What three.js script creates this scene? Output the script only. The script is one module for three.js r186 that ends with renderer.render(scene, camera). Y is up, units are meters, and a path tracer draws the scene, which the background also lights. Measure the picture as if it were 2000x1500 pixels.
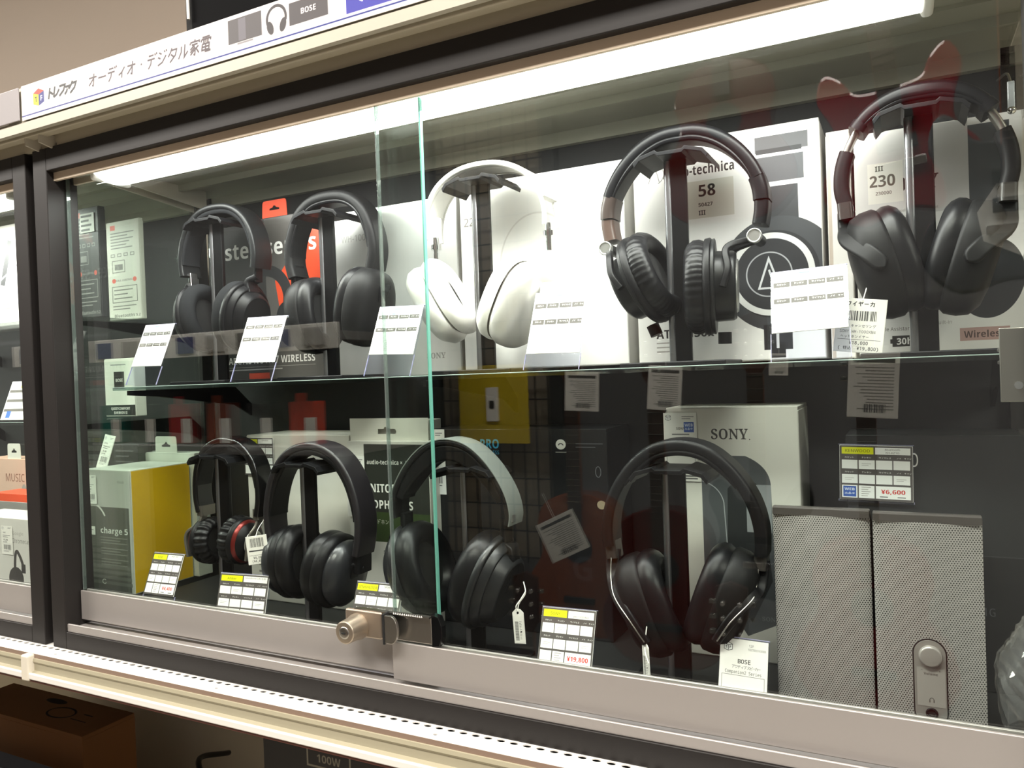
import * as THREE from 'three';
import { RoundedBoxGeometry } from 'three/addons/geometries/RoundedBoxGeometry.js';
import { mergeGeometries as joinGeometries, mergeVertices } from 'three/addons/utils/BufferGeometryUtils.js';
import { RectAreaLightUniformsLib } from 'three/addons/lights/RectAreaLightUniformsLib.js';

// ---------- camera, exposure, light ----------
const scene = new THREE.Scene();
scene.background = new THREE.Color(0x000000);
const camera = new THREE.PerspectiveCamera(53.13, 2000 / 1500, 0.02, 60);
camera.position.set(0, 1.45, 0.68);
camera.rotation.order = 'YXZ';
camera.rotation.set(-0.01167, 0.46889, -0.03643);
const renderer = new THREE.WebGLRenderer();
renderer.toneMapping = THREE.LinearToneMapping;
renderer.toneMappingExposure = 1.0;
renderer.shadowMap.enabled = true;
RectAreaLightUniformsLib.init();
const LAMP_CASE = 38, LAMP_SHOP = 48;            // radiance of the case lamps and of the ceiling lamps
const GLOW_CASE = 2.2, GLOW_SHOP = 3.0;         // what the eye sees of the fittings
const WARM = new THREE.Color(1.0, 0.945, 0.87), COOL = new THREE.Color(1.0, 0.985, 0.95);

// ---------- small helpers ----------
let seed = 7;
const rnd = () => { seed = (seed * 1664525 + 1013904223) >>> 0; return seed / 4294967296; };
const D = Math.PI / 180, names = {};
function numbered(n) { names[n] = (names[n] ?? -1) + 1; return names[n] ? n + '_' + String(names[n]).padStart(3, '0') : n; }
function tag(o, label, category, group, kind) {
  if (label) o.userData.label = label;
  if (category) o.userData.category = category;
  if (group) o.userData.group = group;
  if (kind) o.userData.kind = kind;
  return o;
}
function thing(name, label, category, [x, y, z] = [0, 0, 0], group, kind) {
  const o = new THREE.Group(); o.name = numbered(name); o.position.set(x, y, z); scene.add(o);
  return tag(o, label, category, group, kind);
}
function part(name, geo, m, parent, pos, rot) {
  const o = new THREE.Mesh(geo, m); o.name = name; o.castShadow = o.receiveShadow = true;
  if (pos) o.position.set(...pos);
  if (rot) o.rotation.set(...rot);
  parent.add(o); return o;
}
function sub(name, parent, pos) { const o = new THREE.Group(); o.name = name; if (pos) o.position.set(...pos); parent.add(o); return o; }
function solo(name, geo, m, pos, label, category, group, kind, rot) {
  const o = part(numbered(name), geo, m, scene, pos, rot); return tag(o, label, category, group, kind);
}
const mats = {};
function mat(color, rough = 0.6, metal = 0, extra) {
  const k = color + '|' + rough + '|' + metal + '|' + (extra ? JSON.stringify(extra) : '');
  return mats[k] ??= new THREE.MeshPhysicalMaterial({ color, roughness: rough, metalness: metal, ...extra });
}
const box = (w, h, d) => new THREE.BoxGeometry(w, h, d);
const rbox = (w, h, d, r = 0.002, s = 2) => new RoundedBoxGeometry(w, h, d, s, Math.min(r, w / 2.01, h / 2.01, d / 2.01));
const at = (g, x, y, z) => g.translate(x, y, z);
const cyl = (r, h, n = 24, r2 = r) => new THREE.CylinderGeometry(r, r2, h, n);
function extr(pts, depth, bevel = 0, holes) {
  const s = new THREE.Shape(pts.map(([x, y]) => new THREE.Vector2(x, y)));
  if (holes) s.holes.push(...holes);
  const g = new THREE.ExtrudeGeometry(s, { depth, bevelEnabled: bevel > 0, bevelSize: bevel, bevelThickness: bevel, bevelSegments: 2, curveSegments: 10 });
  return g;
}
function canvas(w, h, draw, { srgb = true, repeat } = {}) {
  const c = document.createElement('canvas'); c.width = w; c.height = h;
  const x = c.getContext('2d'); draw(x, w, h);
  const t = new THREE.CanvasTexture(c);
  if (srgb) t.colorSpace = THREE.SRGBColorSpace;
  if (repeat) { t.wrapS = t.wrapT = THREE.RepeatWrapping; t.repeat.set(...repeat); }
  t.anisotropy = 8; return t;
}
function fill(x, c, a, b, w, h) { x.fillStyle = c; x.fillRect(a, b, w, h); }
function text(x, s, px, py, size, color = '#222', font = 'sans-serif', align = 'left', bold = true, width) {
  x.fillStyle = color; x.font = (bold ? 'bold ' : '') + size + 'px ' + font; x.textAlign = align; x.textBaseline = 'middle';
  if (width) x.fillText(s, px, py, width); else x.fillText(s, px, py);
}
// katakana and kanji as pen strokes on a 10 x 10 grid
const KANA = {
  'ト': '3,1 3,9.5|3,4 8,6.5', 'レ': '2.5,1 2.5,9|2.5,9 6,7.5 8.5,4', 'フ': '1.5,2 8.5,2 7.5,6 3,9.5', 'ァ': '2.5,4 8.5,4 7,6.2|5.3,5.5 5,7.5 3,9.5', 'ク': '4,1 3,3.5 1,6|3.6,2.6 8.6,2.6 7.5,6.5 3,9.8',
  'オ': '1,3.5 9,3.5|6,1 6,9 4.6,8.6|6,4 1.5,8.5', 'ー': '1,5 9,5', 'デ': '2,1.6 6.6,1.6|1,4 8,4|4.8,4 4.4,7 2.4,9.6|7.6,.8 8.3,2.2|9,.4 9.7,1.8', 'ィ': '8,3 5.5,6 2.5,7.5|5.7,5.6 5.7,9.6', '・': '4.6,4.6 5.4,5.4|5.4,4.6 4.6,5.4',
  'ジ': '2,1.5 4.5,2.8|1.2,4.2 3.7,5.5|1.5,9.3 5.5,8 8.7,4|6.8,.8 7.5,2.2|8.3,.4 9,1.8', 'タ': '4,1 3,3.5 1,6|3.6,2.4 8.4,2.4 7.5,6 3,9.7|3.4,4.8 6.6,7', 'ル': '3,2 3,5.5 1,9.3|6,1.2 6,9 9,5.8',
  '家': '5,.2 5,1.4|1,1.8 1,3|1,1.6 9,1.6 9,2.8|2.4,3.2 7.6,3.2|5.2,3.2 1.4,6|4.4,4 5.8,6.4 5.6,9.6 4.4,9|4.8,5.2 1.6,7.6|5.2,6.4 1.8,9.2|8.4,4.4 6.2,6|6,5.2 9.2,9',
  '電': '1.8,.8 8.2,.8|5,.8 5,4|1,2 1,3.4|1,2 9,2 9,3.4|2.6,2.8 4,2.8|6,2.8 7.4,2.8|2.6,3.8 4,3.8|6,3.8 7.4,3.8|2,4.8 8,4.8 8,8.4 2,8.4 2,4.8|2,6.6 8,6.6|5,4.8 5,9.4 9,9.4 9,8.6',
  '出': '5,.6 5,9|2,2 2,4.8 8,4.8 8,2|1.2,6 1.2,9 8.8,9 8.8,6', '品': '3,1 7,1 7,4 3,4 3,1|1,5.8 4.4,5.8 4.4,9 1,9 1,5.8|5.6,5.8 9,5.8 9,9 5.6,9 5.6,5.8', '中': '1.5,3 8.5,3 8.5,6.5 1.5,6.5 1.5,3|5,.6 5,9.6',
  'ア': '1,1.8 8.8,1.8 6.6,4.6|5,3.6 4.6,6.6 2,9.5', 'テ': '2,1.6 8,1.6|1,4 9,4|5.2,4 4.8,7 2.6,9.6', 'ブ': '1.2,2.4 7.6,2.4 6.8,6.4 3,9.5|7.9,.8 8.5,2|9.1,.5 9.7,1.7', 'ス': '2,2 7.8,2 5.6,6 1.2,9.4|5.4,6 8.8,9.4', 'ピ': '2.4,1 2.4,8.8 8.4,8.8|2.4,5 7.4,3.6|8.4,.8 9.4,1.4 8.6,2.2 8,1.4 8.6,.8', 'カ': '1,3.4 8.6,3.4 8,9 6.4,8.4|4.8,1 4.4,5 1.4,9.4',
  'ワ': '1.4,5 1.4,2 8.6,2 7.6,6 3.4,9.6', 'イ': '8.4,1 5,4.4 1.4,6.4|5.4,4.2 5.4,9.6', 'ヤ': '1,4.2 9,2.6 6.8,5.4|3.4,1 5.4,9.6', 'ヘ': '1,6.4 4,3 9.2,7.6', 'ッ': '2,4.4 2.8,6.4|4.8,4 5.4,6|8.4,4.2 7,7.4 3.6,9.6', 'ド': '3,1 3,9.5|3,4 7,6|6.6,1 7.4,2.4|8.4,.6 9.2,2', 'ホ': '1,3.4 9,3.4|5,1 5,9.4 3.8,9|3,5 1.4,8|7,5 8.6,8', 'ン': '1.4,2 4.4,4|1.4,9 5.6,7.6 9,3.4',
  'ノ': '8,1.4 5.8,6 1.6,9.4', 'キ': '1.6,3.6 8,2.6|1,6.6 9,5.4|4.4,1 6,9.6', 'ャ': '2,5.6 8.4,4.4 6.8,6.8|4,3.6 5.4,9.6', 'セ': '1,4.6 9,3 7,6|3.4,1.2 3.4,8.8 8.6,8.8', 'リ': '2.4,1.4 2.4,6|7.4,1 7.4,6 4.6,9.6', 'グ': '3.6,1 2.8,3.5 1,6|3.4,2.6 7.8,2.6 6.8,6.5 2.6,9.8|8,.8 8.6,2|9.2,.5 9.8,1.7', '税': '2,1 4,2|.6,3.4 4.4,3.4|2.6,1.8 2.6,9.4|2.4,4 .8,7|6,1 6.8,2.2|9,1 8,2.2|5.6,3 9,3 9,5.4 5.6,5.4 5.6,3|6.4,5.4 5,9.4|8,5.4 8,9 9.4,9', '込': '1.4,1.4 2.6,2.6|.8,5 2.4,5 2.4,8 1,9.4 2.4,8.4 9,9|5.2,1.6 6.2,1.6 6,4 3.8,7.4|6.2,3.6 9,7.4',
};
function kana(x, s, px, py, size, color = '#333', pitch = size * 1.05, weight = size * 0.12, skew = 0) {
  x.strokeStyle = color; x.lineWidth = weight; x.lineCap = 'butt'; x.lineJoin = 'miter';
  [...s].forEach((ch, i) => {
    const g = KANA[ch]; if (!g) return;
    for (const st of g.split('|')) {
      x.beginPath();
      st.split(' ').forEach((p, k) => { const [a, b] = p.split(',').map(Number); const X = px + i * pitch + (a / 10) * size + (5 - b) / 10 * size * skew, Y = py + (b / 10) * size; k ? x.lineTo(X, Y) : x.moveTo(X, Y); });
      x.stroke();
    }
  });
}
function barcode(x, a, b, w, h, color = '#222') { let p = a; let k = 3; while (p < a + w) { k = (k * 37 + 11) % 101; const q = 1 + (k % 3) * w / 90; fill(x, color, p, b, Math.min(q, a + w - p), h); p += q + 1 + ((k >> 2) % 3) * w / 90; } }
function lines(x, a, b, w, n, pitch, color, th = 2) { let k = 5; for (let i = 0; i < n; i++) { k = (k * 53 + 17) % 97; fill(x, color, a, b + i * pitch, w * (0.6 + 0.4 * k / 97), th); } }
function cubeLogo(x, a, b, s, mono) {
  const c = mono ? ['#fff', '#fff', '#fff'] : ['#c43a2a', '#e8d22a', '#2b2f7a'];
  const poly = (p, f) => { x.beginPath(); p.forEach(([u, v], i) => (i ? x.lineTo(a + u * s, b + v * s) : x.moveTo(a + u * s, b + v * s))); x.closePath(); x.fillStyle = f; x.fill(); if (mono) { x.strokeStyle = '#333'; x.lineWidth = s * 0.06; x.stroke(); } };
  poly([[0, 0.22], [0.5, 0], [1, 0.22], [0.5, 0.36]], c[0]); poly([[0, 0.22], [0.5, 0.36], [0.5, 1], [0, 0.84]], c[1]); poly([[0.5, 0.36], [1, 0.22], [1, 0.84], [0.5, 1]], c[2]);
  text(x, 'T', a + s * 0.25, b + s * 0.6, s * 0.42, mono ? '#333' : '#222', 'sans-serif', 'center'); text(x, 'F', a + s * 0.75, b + s * 0.6, s * 0.42, mono ? '#333' : '#eee', 'sans-serif', 'center');
}
function printed(tex, rough = 0.55, extra) { return new THREE.MeshPhysicalMaterial({ map: tex, roughness: rough, ...extra }); }

// sweep of a closed section (list of [n, b]) along a path; n runs along the in-plane normal, b along the given side direction
function sweep(pts, section, { side = [0, 0, 1], steps = 40, closed = false, tension = 'centripetal' } = {}) {
  const curve = new THREE.CatmullRomCurve3(pts.map((p) => new THREE.Vector3(p[0], p[1], p[2] ?? 0)), closed, tension), P = [], I = [], S = new THREE.Vector3(...side);
  const U = []; let n = 0;
  for (let i = 0; i <= steps; i++) {
    const u = i / steps, c = curve.getPointAt(u), t = curve.getTangentAt(u), N = new THREE.Vector3().crossVectors(S, t).normalize(), B = new THREE.Vector3().crossVectors(t, N).normalize();
    const sec = typeof section === 'function' ? section(u) : section; n = sec.length;
    sec.forEach(([a, b], k) => { P.push(c.x + N.x * a + B.x * b, c.y + N.y * a + B.y * b, c.z + N.z * a + B.z * b); U.push(u, k / n); });
  }
  for (let i = 0; i < steps; i++) for (let k = 0; k < n; k++) { const a = i * n + k, b = i * n + ((k + 1) % n), c = a + n, d = b + n; I.push(a, c, b, b, c, d); }
  for (const e of [0, steps]) {   // caps with vertices of their own
    const o = P.length / 3; let x = 0, y = 0, z = 0;
    for (let k = 0; k < n; k++) { const j = (e * n + k) * 3; P.push(P[j], P[j + 1], P[j + 2]); U.push(0, 0); x += P[j] / n; y += P[j + 1] / n; z += P[j + 2] / n; }
    P.push(x, y, z); U.push(0, 0);
    for (let k = 0; k < n; k++) { const a = o + k, b = o + ((k + 1) % n); e ? I.push(a, o + n, b) : I.push(a, b, o + n); }
  }
  const g = new THREE.BufferGeometry();
  g.setAttribute('position', new THREE.Float32BufferAttribute(P, 3)); g.setAttribute('uv', new THREE.Float32BufferAttribute(U, 2)); g.setIndex(I); g.computeVertexNormals();
  return g;
}
// rounded rectangle section: n from -t to 0, b from -w/2 to w/2
function rr(t, w, r = Math.min(t, w) * 0.45, q = 4, off = 0) {
  r = Math.min(r, t / 2, w / 2); const out = [];
  for (const [cn, cb, a0] of [[-r, w / 2 - r, 0], [-t + r, w / 2 - r, 90], [-t + r, -w / 2 + r, 180], [-r, -w / 2 + r, 270]]) for (let i = 0; i <= q; i++) { const a = (a0 + (90 * i) / q) * D; out.push([cn + r * Math.cos(a) + off, cb + r * Math.sin(a)]); }
  return out;
}
const rc = (t, w, r) => rr(t, w, r, 4, t / 2);
function round(r, n = 10) { return Array.from({ length: n }, (_, i) => [r * Math.cos((i / n) * 2 * Math.PI), r * Math.sin((i / n) * 2 * Math.PI)]); }
const wire = (pts, r, steps = 40) => new THREE.TubeGeometry(new THREE.CatmullRomCurve3(pts.map((p) => new THREE.Vector3(...p))), steps, r, 8);
// turned form about the x axis with an oval outline: profile of [x, s]
function oval(profile, ry, rz, { n = 56, square = 2, wave } = {}) {
  const P = [], I = [], U = [], m = profile.length;
  profile.forEach(([x, s], i) => {
    for (let k = 0; k <= n; k++) {
      const a = (k / n) * 2 * Math.PI, c = Math.cos(a), d = Math.sin(a), f = Math.pow(Math.pow(Math.abs(c), square) + Math.pow(Math.abs(d), square), -1 / square), w = wave ? 1 + wave(a, i / (m - 1), i) : 1;
      P.push(x, ry * s * c * f * w, rz * s * d * f * w); U.push(k / n, i / (m - 1));
    }
  });
  for (let i = 0; i < m - 1; i++) for (let k = 0; k < n; k++) { const a = i * (n + 1) + k, b = a + 1, c = a + n + 1, d = c + 1; I.push(a, b, c, b, d, c); }
  let g = new THREE.BufferGeometry();
  g.setAttribute('position', new THREE.Float32BufferAttribute(P, 3)); g.setIndex(I);
  g = mergeVertices(g, 1e-6); g.computeVertexNormals();
  g.setAttribute('uv', new THREE.Float32BufferAttribute(new Float32Array(g.attributes.position.count * 2), 2));
  return g;
}
function mergeGeometries(list) {
  return joinGeometries(list.map((g) => { const q = g.index ? g.toNonIndexed() : g.clone(); for (const k of Object.keys(q.attributes)) if (!['position', 'normal', 'uv'].includes(k)) q.deleteAttribute(k); return q; }));
}
// ---------- shared materials ----------
const noiseTex = (w, h, base, amp, streak) => canvas(w, h, (x) => {
  const im = x.createImageData(w, h);
  for (let j = 0; j < h; j++) { const row = (rnd() - 0.5) * streak; for (let i = 0; i < w; i++) { const v = base + row + (rnd() - 0.5) * amp, k = (j * w + i) * 4; im.data[k] = im.data[k + 1] = im.data[k + 2] = v; im.data[k + 3] = 255; } }
  x.putImageData(im, 0, 0);
}, { srgb: false, repeat: [1, 1] });
const grain = noiseTex(256, 256, 128, 60, 0), brushed = noiseTex(64, 512, 140, 20, 90);
const M = {
  blackFrame: new THREE.MeshPhysicalMaterial({ color: '#201d1c', roughness: 0.5, specularIntensity: 0.7, bumpMap: grain, bumpScale: 0.00004 }),
  blackPanel: new THREE.MeshPhysicalMaterial({ color: '#1c1c1d', roughness: 0.6 }),
  cream: mat('#b9b3a4', 0.4), creamWarm: mat('#cbbba6', 0.5), white: mat('#e9e6e0', 0.4),
  ceilingCream: new THREE.MeshPhysicalMaterial({ color: '#8f8d80', roughness: 0.28 }),
  alu: new THREE.MeshPhysicalMaterial({ color: '#b3aeaa', roughness: 0.4, metalness: 0.45, bumpMap: brushed, bumpScale: 0.00002 }),
  chrome: mat('#e6e6e6', 0.12, 1), steel: mat('#b9b6b0', 0.3, 1), silver: mat('#c9c9c6', 0.3, 0.9),
  glass: new THREE.MeshPhysicalMaterial({ color: '#fbfefc', roughness: 0, transmission: 1, thickness: 0, ior: 1.6 }),
  acrylic: new THREE.MeshPhysicalMaterial({ color: '#f6f8ff', roughness: 0.02, transmission: 1, thickness: 0, ior: 1.35 }),
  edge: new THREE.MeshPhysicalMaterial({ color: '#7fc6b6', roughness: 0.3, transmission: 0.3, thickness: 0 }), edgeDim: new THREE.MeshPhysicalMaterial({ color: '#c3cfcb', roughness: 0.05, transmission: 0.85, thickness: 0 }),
  acrylicEdge: new THREE.MeshPhysicalMaterial({ color: '#b3b0d0', roughness: 0.2, transmission: 0.4, thickness: 0 }),
  satin: mat('#111113', 0.42, 0, { specularIntensity: 0.4 }), post: mat('#0a0a0b', 0.35, 0, { specularIntensity: 0.4 }), soft: mat('#131314', 0.5, 0, { specularIntensity: 0.4 }), leather: new THREE.MeshPhysicalMaterial({ color: '#111113', roughness: 0.36, specularIntensity: 0.45, bumpMap: grain, bumpScale: 0.00008 }),
  gloss: mat('#0c0c0d', 0.16), dark: mat('#0c0c0d', 0.8), fabric: new THREE.MeshPhysicalMaterial({ color: '#1d1e20', roughness: 0.9, specularIntensity: 0.25, bumpMap: grain, bumpScale: 0.00015 }),
  greyFabric: new THREE.MeshPhysicalMaterial({ color: '#666b67', roughness: 0.9, bumpMap: grain, bumpScale: 0.0002 }), graphite: mat('#1a1b1c', 0.36, 0, { specularIntensity: 0.5 }), paper: mat('#efede8', 0.7), card: mat('#e9e7e2', 0.6), black: mat('#141415', 0.5),
};
// ---------- the shop ----------
const box3 = (x0, y0, z0, x1, y1, z1) => at(box(x1 - x0, y1 - y0, z1 - z0), (x0 + x1) / 2, (y0 + y1) / 2, (z0 + z1) / 2);
const struct = (name, g, m) => tag(solo(name, g, m, [0, 0, 0]), null, null, null, 'structure');
struct('floor', box3(-8, -0.1, -0.6, 7, 0, 2.6), mat('#b5ad9f', 0.4));
struct('ceiling', box3(-8, 2.8, -0.6, 7, 2.9, 2.6), mat('#d8d4cc', 0.8));
struct('wall_back', box3(-8, 0, -0.6, 7, 2.8, -0.46), mat('#9a8d80', 0.75));
struct('wall_front', box3(-8, 0, 2.4, 7, 2.8, 2.6), mat('#747477', 0.8));
struct('wall_left', box3(-8.2, 0, -0.6, -8, 2.8, 2.6), mat('#a79c8e', 0.8));
struct('wall_right', box3(7, 0, -0.6, 7.2, 2.8, 2.6), mat('#a79c8e', 0.8));
function areaLight(parent, w, h, radiance, color, pos, look) {
  const l = new THREE.RectAreaLight(color, radiance, w, h); l.position.set(...pos); parent.add(l); l.lookAt(parent.localToWorld(new THREE.Vector3(...look))); return l;
}
const glowShop = new THREE.MeshStandardMaterial({ color: '#ffffff', emissive: WARM, emissiveIntensity: GLOW_SHOP });
const where = ['far left end', 'left middle', 'spot above the showcase', 'right middle', 'far right end'];
[-4.4, -2.4, -0.4, 1.6, 3.6].forEach((x, i) => {
  const t = thing('ceiling_light', 'long white ceiling light panel over the aisle at the ' + where[i], 'ceiling light', [x, 2.74, 0.95], 'ceiling lights over the aisle');
  part('frame', mergeGeometries([at(box(1.3, 0.06, 0.02), 0, 0.03, 0.16), at(box(1.3, 0.06, 0.02), 0, 0.03, -0.16), at(box(0.02, 0.06, 0.34), 0.64, 0.03, 0), at(box(0.02, 0.06, 0.34), -0.64, 0.03, 0)]), M.white, t);
  part('diffuser', at(box(1.26, 0.012, 0.3), 0, 0.02, 0), glowShop, t);
  areaLight(t, 1.24, 0.28, LAMP_SHOP, WARM, [0, 0.005, 0], [0, -1, 0]);
});

// ---------- showcase ----------
const CX0 = -1.082, CX1 = 0.12, CY0 = 1.089, CY1 = 1.789, ZF = 0.012, ZB = -0.3, FLOOR = 1.12, SHELF = 1.453;
function makeCase() {
  const t = thing('display_case', 'wide black framed showcase with sliding glass front, full of headphones', 'display case', [CX0, CY0, 0], 'black framed showcases');
  const W = CX1 - CX0, H = CY1 - CY0, B = (x0, y0, z0, x1, y1, z1) => box3(x0, y0, z0, x1, y1, z1);
  const bar = (w, h, d, x, y, z) => at(rbox(w, h, d, 0.0012), x, y, z);
  part('frame_stile', bar(0.03, H, 0.045, 0.015, H / 2, ZF - 0.0225), M.blackFrame, t);
  part('frame_stile', bar(0.03, H, 0.045, W - 0.015, H / 2, ZF - 0.0225), M.blackFrame, t);
  part('frame_rail', bar(W - 0.06, 0.032, 0.045, W / 2, H - 0.016, ZF - 0.0225), M.blackFrame, t);
  part('frame_rail', bar(W - 0.06, 0.024, 0.045, W / 2, 0.012, ZF - 0.0225), M.blackFrame, t);
  part('back_panel', B(0.008, 0.02, ZB - 0.012, W - 0.008, H - 0.02, ZB), M.blackPanel, t);
  part('bottom_panel', B(0.008, 0.0, ZB, W - 0.008, FLOOR - CY0, -0.034), M.blackPanel, t);
  part('top_panel', B(0.008, H - 0.012, ZB, W - 0.008, H - 0.002, -0.034), M.ceilingCream, t);
  part('top_channel', mergeGeometries([B(0.012, H - 0.022, -0.2, W - 0.012, H - 0.012, -0.194), B(0.012, H - 0.016, -0.15, W - 0.012, H - 0.012, -0.145), B(0.012, H - 0.03, -0.298, W - 0.012, H - 0.012, -0.288)]), M.ceilingCream, t);
  for (const x of [0.008, W - 0.013]) { part('side_glass', B(x, 0.03, -0.286, x + 0.005, H - 0.015, -0.035), M.glass, t); part('back_post', B(x - 0.004, 0.02, ZB, x + 0.009, H - 0.012, ZB + 0.012), M.blackFrame, t); }
  // aluminium tracks: a deep header over the glass and a double lip under it
  part('header_track', mergeGeometries([B(0.03, H - 0.0435, -0.003, W - 0.03, H - 0.032, 0.0015), B(0.03, H - 0.0435, -0.032, W - 0.03, H - 0.032, -0.0275)]), M.creamWarm, t);
  part('bottom_track', mergeGeometries([bar(W - 0.06, 0.0115, 0.003, W / 2, 0.0295, 0.0085), B(0.03, 0.024, -0.03, W - 0.03, 0.0275, 0.008), bar(W - 0.06, 0.01, 0.003, W / 2, 0.0295, -0.027)]), M.alu, t);
  return t;
}
const case0 = makeCase();
function copy(o, dx, label, extra = {}) {
  const c = o.clone(); c.name = numbered(o.name.replace(/_\d{3}$/, '')); c.position.x += dx; c.userData = { ...o.userData, ...extra };
  if (label) c.userData.label = label;
  scene.add(c); return c;
}
const NX = -1.22;
copy(case0, NX, 'black framed showcase cut by the left picture edge, holding white and orange boxes');

function pane(x0, x1, z, label, edgeSide) {
  const t = thing('sliding_glass_pane', label, 'glass pane', [x0, 1.12, z], 'sliding glass panes');
  const W = x1 - x0, top = 1.75 - 1.12;
  part('glass', at(box(W - 0.004, top - 0.044, 0.005), W / 2, 0.044 + (top - 0.044) / 2, 0), M.glass, t);
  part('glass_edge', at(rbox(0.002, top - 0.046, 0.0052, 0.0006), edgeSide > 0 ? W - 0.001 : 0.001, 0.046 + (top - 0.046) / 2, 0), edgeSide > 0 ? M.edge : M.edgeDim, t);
  part('glass_edge', at(rbox(0.002, top - 0.046, 0.0052, 0.0006), edgeSide > 0 ? 0.001 : W - 0.001, 0.046 + (top - 0.046) / 2, 0), M.edgeDim, t);
  part('sash_rail', mergeGeometries([at(rbox(W, 0.041, 0.0035, 0.001), W / 2, 0.0255, 0.0045), at(rbox(W, 0.041, 0.0035, 0.001), W / 2, 0.0255, -0.0045), at(box(W, 0.004, 0.008), W / 2, 0.007, 0)]), M.alu, t);
  return t;
}
const paneIn = pane(-1.05, -0.45, -0.0165, 'left sliding glass pane whose teal edge shows behind the lock', 1);
const paneOut = pane(-0.5, 0.092, -0.003, 'right sliding glass pane in front of the grey speakers', -1);
copy(paneIn, NX, 'rear sliding glass pane of the showcase at the left picture edge');
copy(paneOut, NX, 'front sliding glass pane of the showcase at the left picture edge');

// lamp along the front of the roof
const glowCase = new THREE.MeshStandardMaterial({ color: '#ffffff', emissive: COOL, emissiveIntensity: GLOW_CASE });
function makeLamp() {
  const t = thing('led_lamp', 'long bright white tube lamp under the roof of the big showcase', 'lamp', [-1.0, 1.749, -0.045], 'showcase lamps');
  const L = 1.034, s = [];
  for (let i = 0; i <= 12; i++) { const a = Math.PI * i / 12; s.push([0.03 * Math.cos(a), -0.012 * Math.sin(a)]); }
  part('housing', at(rbox(L + 0.006, 0.022, 0.05, 0.003), L / 2, 0.017, 0), M.white, t);
  part('diffuser', extr(s, L - 0.02).rotateY(Math.PI / 2).translate(0.01, 0.004, 0), glowCase, t);  // widened beyond the tube, its glare drawn into the shape
  for (const x of [0.006, L - 0.006]) part('end_cap', at(rbox(0.01, 0.018, 0.06, 0.004), x, 0.002, 0), M.white, t);
  const l = areaLight(t, L - 0.02, 0.055, LAMP_CASE, COOL, [L / 2, -0.0095, 0], [L / 2, -1, -0.12]);
  return t;
}
const lamp0 = makeLamp();
copy(lamp0, NX, 'bright tube lamp of the showcase at the left picture edge');

function makeShelf(name, x0, x1, y, label) {
  const t = thing('glass_shelf', label, 'shelf', [x0, y - 0.006, -0.05], 'glass shelves');
  const W = x1 - x0;
  part('shelf_glass', at(box(W - 0.003, 0.005, 0.237), W / 2, 0.0035, -0.119), M.glass, t);
  part('shelf_edge', at(rbox(W, 0.0009, 0.0009, 0.0003), W / 2, 0.0055, 0), mat('#9db0aa', 0.3), t);  // pale opaque bar: the bright reflection along the glass front, put into colour
  part('shelf_edge', at(rbox(0.002, 0.005, 0.236, 0.0007), 0.0, 0.0035, -0.119), M.edgeDim, t);
  for (const u of [0.012, W - 0.014, W * 0.47]) {
    const b = part('bracket', extr([[0, 0], [0.2, 0], [0.235, -0.03], [0.235, -0.05], [0.2, -0.03], [0.05, -0.01], [0, -0.006]], 0.004, 0.0004).rotateY(Math.PI / 2), M.gloss, t, [u, 0, -0.015]);
  }
  return t;
}
makeShelf('glass_shelf', -1.018, 0.1, SHELF, 'long glass shelf carrying the upper row of headphones');
makeShelf('glass_shelf', -2.28, -1.104, 1.563, 'upper glass shelf of the left showcase under the two tall slim boxes');
makeShelf('glass_shelf', -2.28, -1.104, 1.404, 'lower glass shelf of the left showcase under the earbud box');

// lock: toothed bar hooked on the rear pane, cylinder slid onto it
{
  const t = thing('showcase_lock', 'brushed metal ratchet lock with round key cylinder across the two panes', 'lock', [-0.4977, 1.1827, 0.006]);
  part('lock_bar', mergeGeometries([at(rbox(0.098, 0.029, 0.002, 0.0008), 0.0, 0.0005, -0.004), at(box(0.098, 0.002, 0.006), 0, 0.015, -0.002)]), M.steel, t);
  const teeth = []; for (let i = 0; i < 16; i++) teeth.push(at(new THREE.ConeGeometry(0.0012, 0.003, 4), 0.004 + i * 0.0024, 0.0165, 0.001));
  part('bar_teeth', mergeGeometries(teeth), M.steel, t);
  part('lock_housing', mergeGeometries([at(rbox(0.05, 0.03, 0.006, 0.0025), -0.036, 0.0, 0.0)]), mat('#a89b8c', 0.38, 0.8), t);
  const c = part('lock_cylinder', new THREE.LatheGeometry([[0, 0.024], [0.0108, 0.024], [0.0125, 0.0225], [0.0132, 0.008], [0.0145, 0.003], [0.0145, 0]].map(([r, y]) => new THREE.Vector2(r, y)), 40).rotateX(Math.PI / 2), mat('#b5a897', 0.36, 0.85), t, [-0.043, -0.003, 0.003]);
  part('key_plug', new THREE.LatheGeometry([[0, 0.001], [0.0048, 0.001], [0.0056, 0.0002], [0.0066, 0.0002], [0.007, -0.001]].map(([r, y]) => new THREE.Vector2(r, y)), 32).rotateX(Math.PI / 2), M.steel, c, [0, 0, 0.0242]);
  part('keyhole', at(rbox(0.005, 0.0016, 0.001, 0.0004), 0, 0, 0.0256), M.dark, c);
  const s = []; for (let i = 0; i <= 12; i++) { const a = -90 * D + Math.PI * i / 12; s.push([0.004 + 0.0085 * Math.cos(a), 0.0145 * Math.sin(a)]); }
  part('latch_hook', extr([[-0.003, -0.0145], ...s, [-0.003, 0.0145]], 0.003, 0.0005), M.steel, t, [0.001, 0, 0.006]);
  part('hook_liner', at(rbox(0.003, 0.033, 0.012, 0.001), -0.004, 0, 0.004), M.dark, t);
  part('bar_stop', extr([[0, -0.016], [0.008, -0.015], [0.0115, -0.006], [0.0115, 0.006], [0.008, 0.015], [0, 0.017]], 0.008, 0.0006), M.gloss, t, [0.049, 0, -0.012]);
}

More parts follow.
